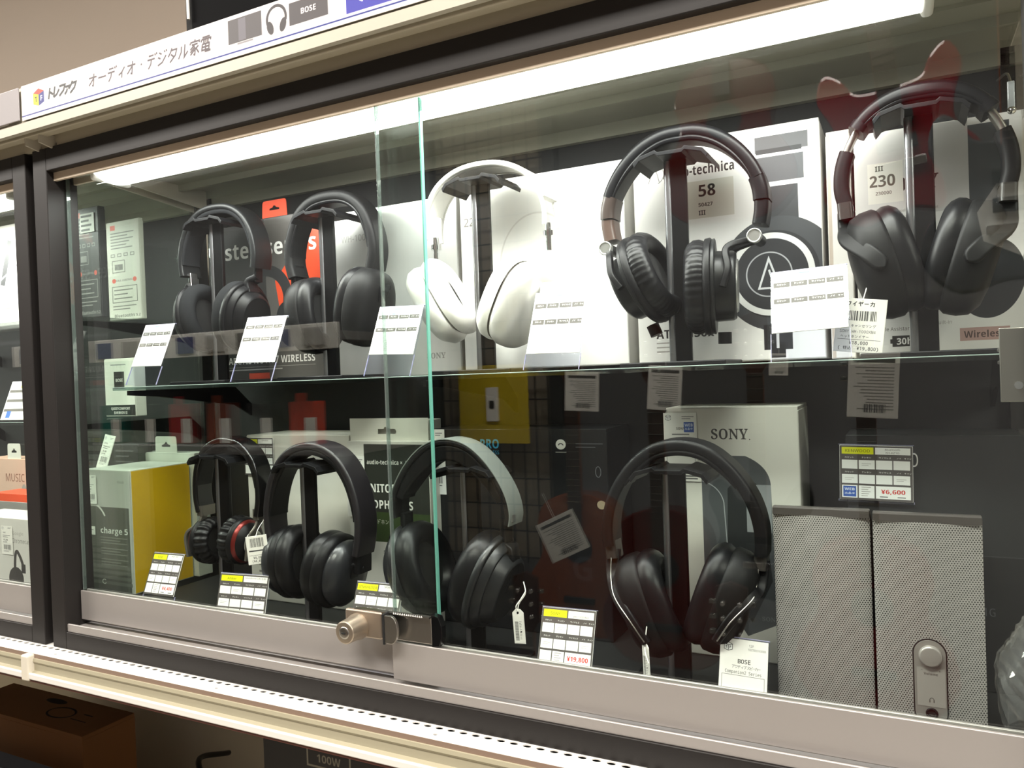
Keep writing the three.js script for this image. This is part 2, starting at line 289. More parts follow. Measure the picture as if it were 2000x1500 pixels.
// ledge under the showcases, top shelf over them
{
  const t = thing('perforated_shelf', 'white steel shelf ledge with a row of round holes under the showcases', 'shelf', [-0.9, CY0 - 0.014, 0]);
  const X0 = -2.2, X1 = 1.3, holes = [];
  const hole = (x, z, rx, rz) => { const p = new THREE.Path(); p.absellipse(x, z, rx, rz, 0, Math.PI * 2, true); holes.push(p); };
  for (let x = -1.1; x < 0.9; x += 0.01436) hole(x, -0.016, 0.0046, 0.003);
  for (let x = -1.076; x < 0.9; x += 0.309) hole(x, -0.03, 0.0026, 0.0018);
  const g = extr([[X0, 0.3], [X1, 0.3], [X1, -0.04], [X0, -0.04]], 0.0012, 0, holes).rotateX(-Math.PI / 2).scale(1, 1, 1);
  // shape y runs to -z after the turn, so the front edge (y = -0.04) lies at z = +0.04
  part('shelf_plate', at(g, 0, 0.0125, 0), M.white, t);
  part('hole_shade_sheet', box3(X0, -0.02, -0.3, X1, -0.018, 0.03), M.dark, t);  // dark sheet, puts the shade below the holes into colour
  part('front_lip', box3(X0, 0.008, 0.0385, X1, 0.0136, 0.0405), mat('#8c7768', 0.5), t);
  const rail = [[0.0385, 0.008], [0.0425, 0.008], [0.0435, 0.004], [0.0415, 0.001], [0.0415, -0.0085], [0.0475, -0.0115], [0.0475, -0.0165], [0.0385, -0.0165]];
  part('price_channel', extr(rail.map(([z, y]) => [z, y]), X1 - X0).rotateY(-Math.PI / 2).translate(X1, 0, 0), mat('#a8a18a', 0.34), t);
  part('channel_lip', at(rbox(X1 - X0, 0.0085, 0.004, 0.0015), (X0 + X1) / 2, -0.0145, 0.0475), M.white, t);
  part('lip_shadow_strip', at(box(X1 - X0, 0.003, 0.006), (X0 + X1) / 2, -0.0205, 0.0445), mat('#5a2f25', 0.5), t).name = 'channel_shadow_strip';  // dark strip paints the shade under the lip
  const jx = -1.0871 + 0.9;
  part('joint_clip', at(rbox(0.016, 0.036, 0.012, 0.003), jx, -0.004, 0.045), mat('#ddd6c6', 0.4), t);
}
const signTex = canvas(2048, 128, (x, W, H) => {
  const w = 5368, h = 192, X0 = -1.046, X1 = 0.24, px = (m) => (m - X0) / (X1 - X0) * w; x.scale(W / w, H / h);
  fill(x, '#f1ebe8', 0, 0, w, h); fill(x, '#1d2a78', 0, h - 26, w, 7);
  cubeLogo(x, px(-1.0094) - 45, 40, 96, false);
  kana(x, 'トレファク', px(-0.9907), 52, 70, '#333', px(-0.9346) / 5 - px(-0.9907) / 5, 13, 0.25);
  kana(x, 'オーディオ・デジタル家電', px(-0.9069), 50, 78, '#4b4145', (px(-0.6886) - px(-0.9069)) / 12, 9, 0.15);
  const tv = px(-0.6368); fill(x, '#4f4b4d', tv - 105, 18, 210, 112); fill(x, '#8a8688', tv - 50, 132, 100, 9); fill(x, '#66636a', tv - 40, 24, 46, 100);
  const hp = px(-0.5903); x.strokeStyle = '#3f3b3d'; x.lineWidth = 14; x.beginPath(); x.arc(hp, 76, 56, Math.PI * 0.9, Math.PI * 2.1); x.stroke();
  x.fillStyle = '#3f3b3d'; for (const s of [-1, 1]) { x.beginPath(); x.ellipse(hp + s * 38, 112, 19, 32, s * 0.35, 0, Math.PI * 2); x.fill(); }
  const sp = px(-0.5458); fill(x, '#4a4648', sp - 110, 30, 220, 100); text(x, 'BOSE', sp, 80, 36, '#d9d5d7', 'sans-serif', 'center');
  const bl = px(-0.496); fill(x, '#3b3a9c', bl, 14, 400, 140); text(x, '›', bl + 90, 76, 150, '#fff', 'sans-serif', 'center');
  kana(x, 'トレファク', bl + 1100, 52, 70, '#333', 80, 13, 0.25);
});
{
  const y = 1.806, t = thing('top_shelf', 'cream steel shelf over the showcases with a price strip along its front', 'shelf', [-0.9, y, 0]);
  part('shelf_plate', box3(-2.2, 0.0, -0.3, 1.3, 0.004, 0.04), M.cream, t);
  part('added_fascia', box3(-2.2, -0.0165, 0.004, 1.3, 0, 0.008), mat('#b3ac98', 0.5), t);  // added cream plate, closes the dark gap and catches the shop light
  part('shelf_beam', at(rbox(3.5, 0.006, 0.014, 0.002), -0.45, -0.003, 0.024), mat('#b3ac98', 0.5), t);
  const lip = [[0.036, -0.004], [0.0435, -0.004], [0.0435, 0.0085], [0.042, 0.01], [0.042, 0.056], [0.036, 0.056]];
  part('price_channel', extr(lip, 3.5).rotateY(-Math.PI / 2).translate(1.3, 0, 0), M.cream, t);
  part('channel_cover', at(rbox(0.2, 0.044, 0.002, 0.0008), -0.25, 0.033, 0.046), mat('#aaa6a8', 0.15), t);
  const s = tag(part('shelf_sign', at(rbox(1.286, 0.046, 0.001, 0.0004), 0, 0, 0), M.paper, scene, [-0.403, y + 0.033, 0.0445]), 'long white paper shelf sign with dark Japanese lettering above the showcase', 'sign');
  s.name = numbered('shelf_sign');
  part('print', at(new THREE.PlaneGeometry(1.286, 0.046), 0, 0, 0.0007), printed(signTex, 0.5), s);
  const b = tag(part('paper_strip', at(rbox(1.1, 0.044, 0.001, 0.0004), 0, 0, 0), M.paper, scene, [-1.63, y + 0.033, 0.0435]), 'end of another white paper sign at the left picture edge', 'sign');
  b.name = numbered('shelf_sign');
  part('print', at(new THREE.PlaneGeometry(1.1, 0.044), 0, 0, 0.0007), printed(canvas(2048, 82, (x) => { fill(x, '#e9e4e2', 0, 0, 2048, 82); kana(x, 'デジタル', 1700, 20, 44, '#333', 48, 7); fill(x, '#1d2a78', 0, 74, 2048, 4); })), b);
  // arm that carries the top shelf at the gap between the showcases
  const a = part('shelf_arm', mergeGeometries([extr([[0.03, -0.002], [-0.25, -0.002], [-0.25, -0.06], [-0.1, -0.045], [0.03, -0.016]], 0.003).rotateY(-Math.PI / 2).translate(-0.135, 0, 0), extr([[0.03, -0.002], [-0.25, -0.002], [-0.25, -0.06], [-0.1, -0.045], [0.03, -0.016]], 0.003).rotateY(-Math.PI / 2).translate(-0.165, 0, 0)]), M.cream, t);
  part('arm_screw', cyl(0.004, 0.003, 16).rotateZ(Math.PI / 2), M.steel, t, [-0.133, -0.014, 0.005]);
}
// ---------- opposite side of the aisle, seen mirrored in the panes ----------
const ZR = 1.75;
{
  const t = thing('grid_panel', 'black wire grid on a cream board with a yellow notice, across the aisle', 'grid panel', [-1.4129, 1.6359, 1.93]);
  part('board', at(rbox(0.5, 2.0, 0.02), 0, 0.1, 0.06), mat('#8f8474', 0.8), t);
  const up = cyl(0.003, 2.0, 6), flat = cyl(0.003, 0.5, 6).rotateZ(Math.PI / 2);
  for (let i = 0; i <= 9; i++) part('grid_wire', up, M.black, t, [-0.24 + i * 0.053, 0.1, 0]);
  for (let j = 0; j <= 20; j++) part('grid_wire', flat, M.black, t, [0, -0.88 + j * 0.1, -0.004]);
  for (const x of [-0.27, 0.27]) part('post', at(rbox(0.05, 2.4, 0.05), x, -0.1, 0.02), M.black, t);
}
{
  const t = thing('notice_board', 'yellow notice with a white strip hanging on the wire grid', 'notice', [-1.3934, 1.3404, 1.9]);
  part('board', at(rbox(0.3, 0.3, 0.004), 0, 0, 0), mat('#c9b01c', 0.6), t);
  part('strip', at(rbox(0.05, 0.13, 0.012), 0.0, 0, -0.006), M.white, t);
  part('slot', at(rbox(0.02, 0.03, 0.01), 0, 0.0, -0.011), M.black, t);
}
// a guitar: body outline halves as [half width, height]
const guitarCache = {}, fretShape = box(0.048, 0.0016, 0.002), pegShape = new THREE.SphereGeometry(0.008, 10, 8), buttonShape = rbox(0.018, 0.012, 0.008);
function guitar(label, kind, bodyMat, [x, y, z], roll = 0, guard) {
  const t = thing('guitar', label, 'guitar', [x, y, z], 'guitars on the wall across the aisle');
  t.rotation.z = roll;
  const K = { cut: [[0.02, 0.02], [0.1, 0], [0.165, 0.06], [0.16, 0.13], [0.12, 0.19], [0.125, 0.25], [0.15, 0.32], [0.13, 0.37], [0.1, 0.35], [0.075, 0.31], [0.03, 0.3]], round: [[0.02, 0.0], [0.12, 0.01], [0.195, 0.09], [0.19, 0.17], [0.135, 0.26], [0.13, 0.31], [0.145, 0.37], [0.12, 0.44], [0.05, 0.475], [0.02, 0.478]] }[kind];
  const g = guitarCache[kind] ??= (() => {
    const c = new THREE.CatmullRomCurve3([...K.map(([a, b]) => new THREE.Vector3(a, b, 0)), ...K.slice().reverse().map(([a, b]) => new THREE.Vector3(-a, b, 0))], true).getPoints(90);
    return extr(c.map((p) => [p.x, p.y]), kind === 'round' ? 0.08 : 0.035, 0.006);
  })();
  const top = kind === 'round' ? 0.46 : 0.3, d = -0.012;
  part('body', g, bodyMat, t);
  part('neck', at(rbox(0.05, 0.42, 0.02, 0.006), 0, top + 0.2, d), mat('#6b3a20', 0.4), t);
  part('fretboard', at(rbox(0.048, 0.5, 0.006), 0, top + 0.16, d - 0.012), mat('#2a1810', 0.5), t);
  for (let i = 0; i < 16; i++) part('fret', fretShape, M.chrome, t, [0, top + 0.4 - 0.69 * (1 - Math.pow(0.944, i)), d - 0.0155]);
  part('headstock', extr([[-0.02, 0], [-0.038, 0.03], [-0.04, 0.17], [0, 0.185], [0.04, 0.17], [0.038, 0.03], [0.02, 0]], 0.014, 0.002), mat('#3a1d12', 0.3), t, [0, top + 0.41, d - 0.008]);
  for (let i = 0; i < 3; i++) for (const s of [-1, 1]) part('tuner_button', buttonShape, M.chrome, part('tuner', pegShape, M.chrome, t, [s * 0.022, top + 0.46 + i * 0.04, d - 0.014]), [s * 0.03, 0, 0.014]);
  if (kind === 'round') part('sound_hole', at(cyl(0.052, 0.002, 40).rotateX(Math.PI / 2), 0, 0.3, -0.008), M.dark, t);
  part('bridge', at(rbox(0.11, 0.02, 0.012), 0, 0.12, -0.012), kind === 'round' ? M.dark : M.chrome, t);
  if (kind === 'cut') for (const u of [0.17, 0.23]) part('pickup', at(rbox(0.085, 0.03, 0.012), 0, u, -0.012), M.black, t);
  if (guard) part('pickguard', extr([[0.02, 0.3], [0.1, 0.31], [0.115, 0.2], [0.145, 0.12], [0.13, 0.05], [0.03, 0.05], [-0.06, 0.1], [-0.07, 0.16]], 0.003), guard, t, [0, 0, -0.011]);
  return t;
}
const red = mat('#74101c', 0.16, 0, { clearcoat: 1 }), wood = mat('#7d3c18', 0.25, 0, { clearcoat: 0.8 }), cherry = mat('#4f1210', 0.2, 0, { clearcoat: 0.8 }), slate = mat('#55585c', 0.2, 0, { clearcoat: 0.8 });
guitar('glossy red double cutaway electric guitar hung high on the wall', 'cut', red, [0.0266, 1.7898, 1.35], 0.12);
guitar('grey electric guitar with a pale pickguard beside the red one', 'cut', slate, [0.2207, 1.5932, 1.2], 0.0, M.paper);
guitar('dark cherry round-bodied guitar hung high beside the wire grid', 'round', cherry, [-0.4564, 1.8946, 1.7]);
guitar('orange-brown acoustic guitar hung lowest beside the wire grid', 'round', wood, [-1.0009, 0.5521, 1.75]);
guitar('dark cherry acoustic guitar hung below the white tags', 'round', cherry, [-0.6735, 0.5346, 1.63]);
guitar('black electric guitar low between two dark cherry guitars', 'cut', M.gloss, [-0.3966, 0.7198, 1.75]);
guitar('red-black acoustic guitar low at the right end of the wall', 'round', mat('#6a1016', 0.2), [-0.0867, 0.4873, 1.6]);
guitar('brown acoustic guitar standing nearest the aisle, headstock at shelf height', 'round', mat('#7a3a18', 0.25), [-1.0765, -0.2306, 1.5]);
guitar('dark brown acoustic guitar standing on the floor with bright tuners', 'round', mat('#3a1d12', 0.25), [-0.4173, -0.1773, 1.4]);
{
  const tg = canvas(256, 300, (x) => { fill(x, '#e8e6e0', 0, 0, 256, 300); fill(x, '#55524f', 20, 24, 216, 22); lines(x, 22, 66, 210, 14, 15, '#8b8883', 5); barcode(x, 60, 240, 120, 40); });
  const spots = [[1135, 765, 0.11, 0.12, -0.05, 'above the brown guitar'], [1297, 760, 0.1, 0.13, -0.08, 'above the cherry guitar'], [1705, 760, 0.12, 0.17, -0.06, 'large, right of the others'], [1520, 720, 0.05, 0.06, -0.05, 'smallest of them'], [1097, 1048, 0.12, 0.11, 0.45, 'tilted, beside the tuners']];
  for (const [px, py, w, h, r, which] of spots.map((s) => s)) {
    const p = { 1135: [-0.8695, 1.3917, 1.5], 1297: [-0.612, 1.3962, 1.5], 1705: [-0.0648, 1.3905, 1.5], 1520: [-0.2952, 1.4521, 1.5], 1097: [-0.8203, 1.0137, 1.2] }[px];
    const t = thing('price_tag', 'white printed tag on the guitar wall, ' + which, 'tag', p, 'paper tags on the guitar wall'); t.rotation.z = r;
    part('card', rbox(w, h, 0.002), M.paper, t); part('print', new THREE.PlaneGeometry(w * 0.97, h * 0.97).rotateY(Math.PI), printed(tg), t, [0, 0, -0.0013]);
    part('tie', at(cyl(0.001, 0.08, 5), 0, h / 2 + 0.03, 0), M.paper, t);
  }
}
{
  const t = thing('counter_shelf', 'grey shelf with a printed price strip across the aisle', 'shelf', [-2.46, 1.6, 1.25]);
  part('board', at(rbox(1.7, 0.03, 0.4), 0, 0, 0.2), mat('#6d6b6a', 0.5), t);
  part('price_strip', at(rbox(1.7, 0.085, 0.006), 0, 0, -0.006), M.paper, t);
  part('lower_board', at(rbox(1.7, 0.03, 0.4), 0, -0.38, 0.2), mat('#6d6b6a', 0.5), t);
  part('shelf_back', at(rbox(1.7, 1.6, 0.03), 0, -0.3, 0.42), mat('#333335', 0.6), t);
  for (let i = 0; i < 11; i++) part('strip_card', rbox(0.09, 0.06, 0.002), mat(['#4a4c7a', '#b9b6b0', '#7d7a76'][i % 3], 0.6), t, [-0.75 + i * 0.15, 0, -0.0105]);
  const cols = [['#1f7d72', 'teal'], ['#222326', 'black'], ['#b02228', 'red'], ['#8b3b22', 'rust brown'], ['#26282e', 'navy black'], ['#cf3a24', 'orange-red']];
  cols.forEach(([c, n], i) => {
    const q = thing('retail_box', n + ' small carton on the lower board across the aisle', 'box', [-2.83 + i * 0.2, 1.236, 1.33], 'small cartons across the aisle');
    part('carton', at(rbox(0.11, 0.15, 0.06, 0.004), 0, 0.075, 0), mat(c, 0.4), q);
    part('hang_tab', at(rbox(0.05, 0.03, 0.001), 0, 0.164, -0.028), mat(c, 0.4), q);
    part('price_label', at(rbox(0.05, 0.09, 0.002), 0.04, 0.05, -0.032), M.paper, q);
  });
}

// ---------- cartons ----------
// a carton between two corners: printed front, plain sides; x0, y0, x1, y1 are the front's edges, z the front, d its depth
function carton(label, group, [x0, y0, x1, y1], z, d, { front, color = '#e6e3dc', side, top, rough = 0.6, metal = 0, lid = 0.004, name = 'retail_box', frontRough } = {}) {
  const w = x1 - x0, h = y1 - y0, t = thing(name, label, 'box', [(x0 + x1) / 2, y0, z], group);
  part('carton', at(rbox(w, h - lid, d, 0.0012), 0, (h - lid) / 2, -d / 2), mat(color, rough, metal), t);
  part('lid', at(rbox(w - 0.0012, lid + 0.002, d - 0.0012, 0.0008), 0, h - lid / 2 - 0.001, -d / 2), mat(top ?? color, rough, metal), t);
  if (front) part('front_print', at(new THREE.PlaneGeometry(w - 0.0022, h - 0.003), 0, h / 2, 0.0004), printed(front, frontRough ?? rough, { metalness: metal }), t);
  if (side) part('side_panel', at(rbox(0.0008, h - 0.003, d - 0.003, 0.0003), w / 2, h / 2, -d / 2), mat(side, rough), t);
  return t;
}
function hangTab(t, w, h, y, z = -0.004, color = '#dfdcd4', x = 0) {
  const r = 0.006, s = new THREE.Shape(); s.moveTo(-w / 2, 0); s.lineTo(w / 2, 0); s.lineTo(w / 2 - 0.001, h - r); s.quadraticCurveTo(w / 2 - 0.001, h, w / 2 - r, h); s.lineTo(-w / 2 + r, h); s.quadraticCurveTo(-w / 2 + 0.001, h, -w / 2 + 0.001, h - r); s.lineTo(-w / 2, 0);
  const k = w * 0.2, b = h * 0.42, q = new THREE.Path([[-k, b], [k, b], [k, b + h * 0.1], [k * 0.35, b + h * 0.16], [k * 0.2, b + h * 0.26], [-k * 0.2, b + h * 0.26], [-k * 0.35, b + h * 0.16], [-k, b + h * 0.1]].map(([a, c]) => new THREE.Vector2(a, c)));
  s.holes.push(q);
  return part('hang_tab', new THREE.ExtrudeGeometry(s, { depth: 0.0008, bevelEnabled: false, curveSegments: 6 }), mat(color, 0.6), t, [x, y, z]);
}
function sticker(t, tex, w, h, x, y, z = 0.001, name = 'price_label', rz = 0) {
  const g = part(name, rbox(w, h, 0.0006, 0.0002), M.paper, t, [x, y, z], [0, 0, rz]);
  g.material = [printed(tex, 0.6)][0];
  g.geometry = at(new THREE.PlaneGeometry(w, h), 0, 0, 0.0004); return g;
}
const tagTex = (brand, l2, l3, price) => canvas(220, 380, (x, w, h) => {
  fill(x, '#f1efe9', 0, 0, w, h); cubeLogo(x, 14, 14, 34, true); text(x, '●', 110, 26, 14); lines(x, 130, 20, 70, 2, 12, '#777', 5);
  text(x, brand, 30, 92, 24, '#444'); lines(x, 26, 124, 150, 2, 22, '#777', 8); text(x, price, 40, 186, 28, '#333'); text(x, '(' + price + ')', 30, 216, 22, '#333'); fill(x, '#999', 10, 236, 200, 2); barcode(x, 36, 250, 150, 66); lines(x, 36, 326, 150, 2, 14, '#777', 5);
});
const upper = 'cartons along the back of the upper shelf', lower = 'cartons along the back of the showcase floor', nb = 'cartons in the left showcase';

// upper shelf, left to right
{
  const tex = canvas(700, 840, (x, w, h) => {
    fill(x, '#55524f', 0, 0, w, h); fill(x, '#2d2c2c', 0, 0, 340, h);
    x.fillStyle = '#dc4a22'; x.beginPath(); x.moveTo(400, 330); x.lineTo(700, 0); x.lineTo(700, 400); x.lineTo(450, 640); x.closePath(); x.fill();
    text(x, 'steelseries', 60, 150, 118, '#f3f1ee', 'sans-serif', 'left', true, 620);
    x.strokeStyle = '#262628'; x.lineWidth = 60; x.beginPath(); x.arc(330, 420, 150, Math.PI * 0.9, Math.PI * 2.1); x.stroke(); x.fillStyle = '#232426'; for (const s of [0, 1]) { x.beginPath(); x.ellipse(190 + s * 290, 560, 80, 120, s ? -0.2 : 0.2, 0, 7); x.fill(); }
    text(x, 'ARCTIS NOVA 7 WIRELESS', 60, 738, 52, '#d8d4cf', 'sans-serif', 'left', true, 580); fill(x, '#8b8781', 60, 772, 580, 3); lines(x, 60, 784, 380, 1, 10, '#a8a49e', 6); fill(x, '#c43a1a', 200, 806, 140, 34);
  });
  const t = carton('black and orange gaming headset carton behind the two leftmost upper headphones', upper, [-0.9636, 1.456, -0.749, 1.7025], -0.2, 0.085, { front: tex, color: '#2b2a2a', side: '#d9451f', top: '#2b2a2a', rough: 0.4 });
  hangTab(t, 0.05, 0.026, 1.7011 - SHELF - 0.001, -0.006, '#d9451f', 0.014);
}
carton('tall silver carton with rounded grey print behind the left pane edge', upper, [-0.7295, 1.4533, -0.519, 1.6919], -0.2, 0.07, { color: '#bdbdb9', rough: 0.3, metal: 0.55, front: canvas(512, 560, (x, w, h) => { fill(x, '#dededb', 0, 0, w, h); text(x, 'WH-1000XM5', 40, 90, 30, '#b2b2ae', 'sans-serif', 'left', false); text(x, 'SONY', 380, 500, 26, '#9a9a96', 'serif'); }) });
carton('plain white headphone carton behind the white headphones', upper, [-0.5139, 1.4578, -0.2874, 1.7016], -0.2, 0.075, { color: '#edebe7', rough: 0.45, front: canvas(512, 560, (x, w, h) => { fill(x, '#f2f1ed', 0, 0, w, h); x.font = '30px sans-serif'; text(x, '22', 10, 112, 34, '#77736d', 'sans-serif', 'left', false); x.strokeStyle = '#dcdad5'; x.lineWidth = 5; x.beginPath(); x.ellipse(250, 260, 120, 150, 0, 0, 7); x.stroke(); }) });
{
  const tex = canvas(820, 1010, (x, w, h) => {
    fill(x, '#efede9', 0, 0, w, h); x.strokeStyle = '#8b8883'; x.lineWidth = 4; x.beginPath(); x.moveTo(70, 172); x.lineTo(102, 90); x.lineTo(122, 168); x.stroke(); x.beginPath(); x.arc(100, 134, 44, -1, 1.2); x.stroke();
    text(x, 'audio-technica', 138, 140, 60, '#2a2826', 'sans-serif', 'left', true, 330);
    fill(x, '#d4d0c4', 250, 190, 210, 170); text(x, '58', 300, 236, 74, '#26221e'); text(x, '50427', 300, 300, 24, '#4b4640'); text(x, 'III', 300, 336, 28, '#333');
    // photograph of a headphone cup, printed on the right
    fill(x, '#5a5a5d', 556, 40, 220, 70); fill(x, '#55565a', 556, 130, 200, 110); fill(x, '#222326', 560, 96, 190, 20); fill(x, '#3a3b3e', 560, 260, 170, 210);
    x.fillStyle = '#45474a'; x.beginPath(); x.arc(640, 640, 250, 0, 7); x.fill(); x.fillStyle = '#2a2b2e'; x.beginPath(); x.arc(620, 640, 190, 0, 7); x.fill();
    x.strokeStyle = '#e3e3e0'; x.lineWidth = 26; x.beginPath(); x.arc(610, 640, 168, 0, 7); x.stroke(); x.strokeStyle = '#a9abad'; x.lineWidth = 6; x.beginPath(); x.arc(600, 640, 96, 0, 7); x.stroke();
    x.strokeStyle = '#c9cbcc'; x.lineWidth = 9; x.beginPath(); x.moveTo(556, 700); x.lineTo(600, 572); x.lineTo(644, 700); x.closePath(); x.moveTo(600, 620); x.lineTo(622, 700); x.stroke();
    text(x, 'ATH-M50x', 60, 478, 22, '#5b5b5e'); fill(x, '#2a2a2d', 570, 860, 120, 110); fill(x, '#141416', 600, 940, 60, 66); fill(x, '#dcdad6', 622, 880, 12, 84);
    text(x, 'ATH-M50x', 84, 876, 56, '#2c2a28'); lines(x, 84, 914, 160, 3, 20, '#aaa69f', 6);
  });
  carton('white studio headphone carton printed with a black ear cup', upper, [-0.2758, 1.4558, -0.0698, 1.7116], -0.2, 0.085, { front: tex, color: '#e9e6e1', rough: 0.5 });
}
carton('narrow plain white carton between the two big headphone cartons', upper, [-0.0647, 1.4544, -0.0409, 1.6939], -0.2, 0.08, { color: '#e4ded6', rough: 0.5, front: canvas(64, 512, (x, w, h) => { fill(x, '#ece8e2', 0, 0, w, h); fill(x, '#c8b9aa', 0, 0, 10, h); }) });
{
  const tex = canvas(760, 1100, (x, w, h) => {
    fill(x, '#dcdad6', 0, 0, w, h); fill(x, '#44474a', 530, 30, 180, 540); fill(x, '#c4c2bf', 300, 0, 230, 420);
    text(x, 'SONY', 120, 270, 96, '#3a3634', 'serif', 'left', true, 300); text(x, 'SONY', 560, 424, 46, '#ecebe8', 'serif');
    fill(x, '#efece2', 60, 150, 170, 200); text(x, 'III', 96, 178, 36, '#5b554c'); text(x, '230', 66, 240, 78, '#6a645a'); text(x, '230000', 96, 300, 24, '#8a847a');
    text(x, 'Wireless Noise Canceling Stereo Headset', 60, 396, 18, '#7d7872', 'sans-serif', 'left', false); text(x, 'WH-1000XM4', 60, 450, 52, '#3e3a37', 'sans-serif', 'left', false);
    x.strokeStyle = '#303236'; x.lineWidth = 44; x.beginPath(); x.arc(640, 640, 190, Math.PI * 0.6, Math.PI * 1.5); x.stroke(); x.fillStyle = '#26282b'; x.beginPath(); x.ellipse(610, 760, 150, 190, 0.2, 0, 7); x.fill();
    text(x, 'Google Assistant', 60, 978, 26, '#6d6862', 'sans-serif', 'left', false); text(x, 'built-in', 360, 958, 24, '#9a958f', 'sans-serif', 'left', false); x.strokeStyle = '#7aa7d8'; x.lineWidth = 5; x.beginPath(); x.arc(340, 958, 14, 0, 7); x.stroke();
    fill(x, '#8a6a32', 70, 1010, 40, 62); fill(x, '#cba868', 74, 1014, 32, 26); fill(x, '#2a2725', 156, 1012, 116, 54); fill(x, '#2a2725', 146, 1028, 12, 22); text(x, '30h', 176, 1040, 44, '#f0eeea'); fill(x, '#b08f88', 470, 990, 220, 62); text(x, 'Wireless', 488, 1022, 44, '#4d3b37');
  });
  carton('silver-white headphone carton with dark print at the right end of the shelf', upper, [-0.0378, 1.4561, 0.1098, 1.6859], -0.2, 0.08, { front: tex, color: '#dbd8d3', rough: 0.4 });
}
// showcase floor, left to right
{
  const t = carton('wide plain white carton behind the red-ringed headphones', lower, [-0.9034, FLOOR, -0.7036, 1.3725], -0.19, 0.09, { color: '#dad6cc', rough: 0.6, front: canvas(256, 320, (x, w, h) => { fill(x, '#e0dcd2', 0, 0, w, h); lines(x, 20, 250, 90, 3, 14, '#8b877f', 4); }) });
  const u = carton('white monitor headphone carton with a black printed panel and a hang tab', lower, [-0.696, FLOOR, -0.5602, 1.3659], -0.175, 0.08, {
    color: '#dcd9d0', rough: 0.6, front: canvas(460, 760, (x, w, h) => {
      fill(x, '#dfdcd3', 0, 0, w, h); fill(x, '#23261f', 96, 8, 364, 420); fill(x, '#33461c', 96, 300, 364, 128); text(x, 'audio-technica × ', 110, 86, 26, '#d8d6cf'); kana(x, '出品中', 330, 72, 28, '#d8d6cf', 30, 2.6);
      text(x, 'MONITOR', 40, 198, 50, '#efeee9', 'sans-serif', 'left', true, 250); text(x, 'HEADPHONES', 40, 268, 50, '#efeee9', 'sans-serif', 'left', true, 380); kana(x, 'ヘッドホン', 110, 330, 22, '#d8d6cf', 24, 2.4);
      fill(x, '#dfdcd3', 0, 0, 96, h); text(x, 'STYLE', 190, 470, 20, '#555'); lines(x, 200, 640, 120, 3, 16, '#8b877f', 4);
    }) });
  sticker(u, tagTex('audio', '', '', '¥4,400'), 0.032, 0.085, -0.054, 1.3026 - FLOOR - 0.0, 0.001);
  const tb = thing('box_top', 'upright white carton flap with a cut-out handle above the monitor carton', 'box', [-0.635, 1.3606, -0.19], lower);
  const s = new THREE.Shape([[-0.066, 0], [0.066, 0], [0.066, 0.036], [-0.066, 0.036]].map(([a, b]) => new THREE.Vector2(a, b)));
  s.holes.push(new THREE.Path([[-0.018, 0.014], [0.012, 0.014], [0.014, 0.017], [0.012, 0.021], [0.002, 0.021], [0, 0.024], [-0.006, 0.024], [-0.008, 0.021], [-0.018, 0.021]].map(([a, b]) => new THREE.Vector2(a, b))));
  part('flap_panel', new THREE.ExtrudeGeometry(s, { depth: 0.001, bevelEnabled: false }), mat('#dedbd1', 0.6), tb);
  part('flap_back', at(rbox(0.128, 0.034, 0.03, 0.001), 0, 0.016, -0.02), mat('#c9c6bd', 0.6), tb);
}
{
  const t = carton('big black carton with blue lettering behind the grey-banded headphones', lower, [-0.5781, FLOOR, -0.3198, 1.3805], -0.2, 0.085, {
    color: '#17181a', rough: 0.35, front: canvas(900, 960, (x, w, h) => {
      fill(x, '#17181b', 0, 0, w, h); text(x, 'PRO', 282, 66, 62, '#3ea7cf', 'sans-serif', 'left', true, 104); text(x, 'WIRELESS', 284, 108, 26, '#2f8db2', 'sans-serif', 'left', true, 100);
      x.fillStyle = '#d9d6cf'; x.beginPath(); x.arc(690, 66, 24, 0, 7); x.fill(); x.strokeStyle = '#222'; x.lineWidth = 4; x.beginPath(); x.arc(690, 74, 12, Math.PI * 1.1, Math.PI * 1.9); x.stroke(); lines(x, 664, 100, 54, 1, 8, '#8b8883', 5); lines(x, 760, 60, 130, 2, 16, '#5f6166', 4);
      x.strokeStyle = '#7d8085'; x.lineWidth = 3; x.beginPath(); x.ellipse(860, 190, 12, 24, 0, 0, 7); x.stroke(); x.fillStyle = '#9a8f78'; x.beginPath(); x.arc(870, 340, 20, 0, 7); x.fill();
      lines(x, 40, 700, 260, 6, 22, '#34363a', 4); text(x, 'G', 720, 640, 150, '#202226');
    }) });
  sticker(t, tagTex('G  PRO', '', '', '¥6,600'), 0.036, 0.088, -0.5562 - -0.4374, 1.3363 - FLOOR, 0.001);
}
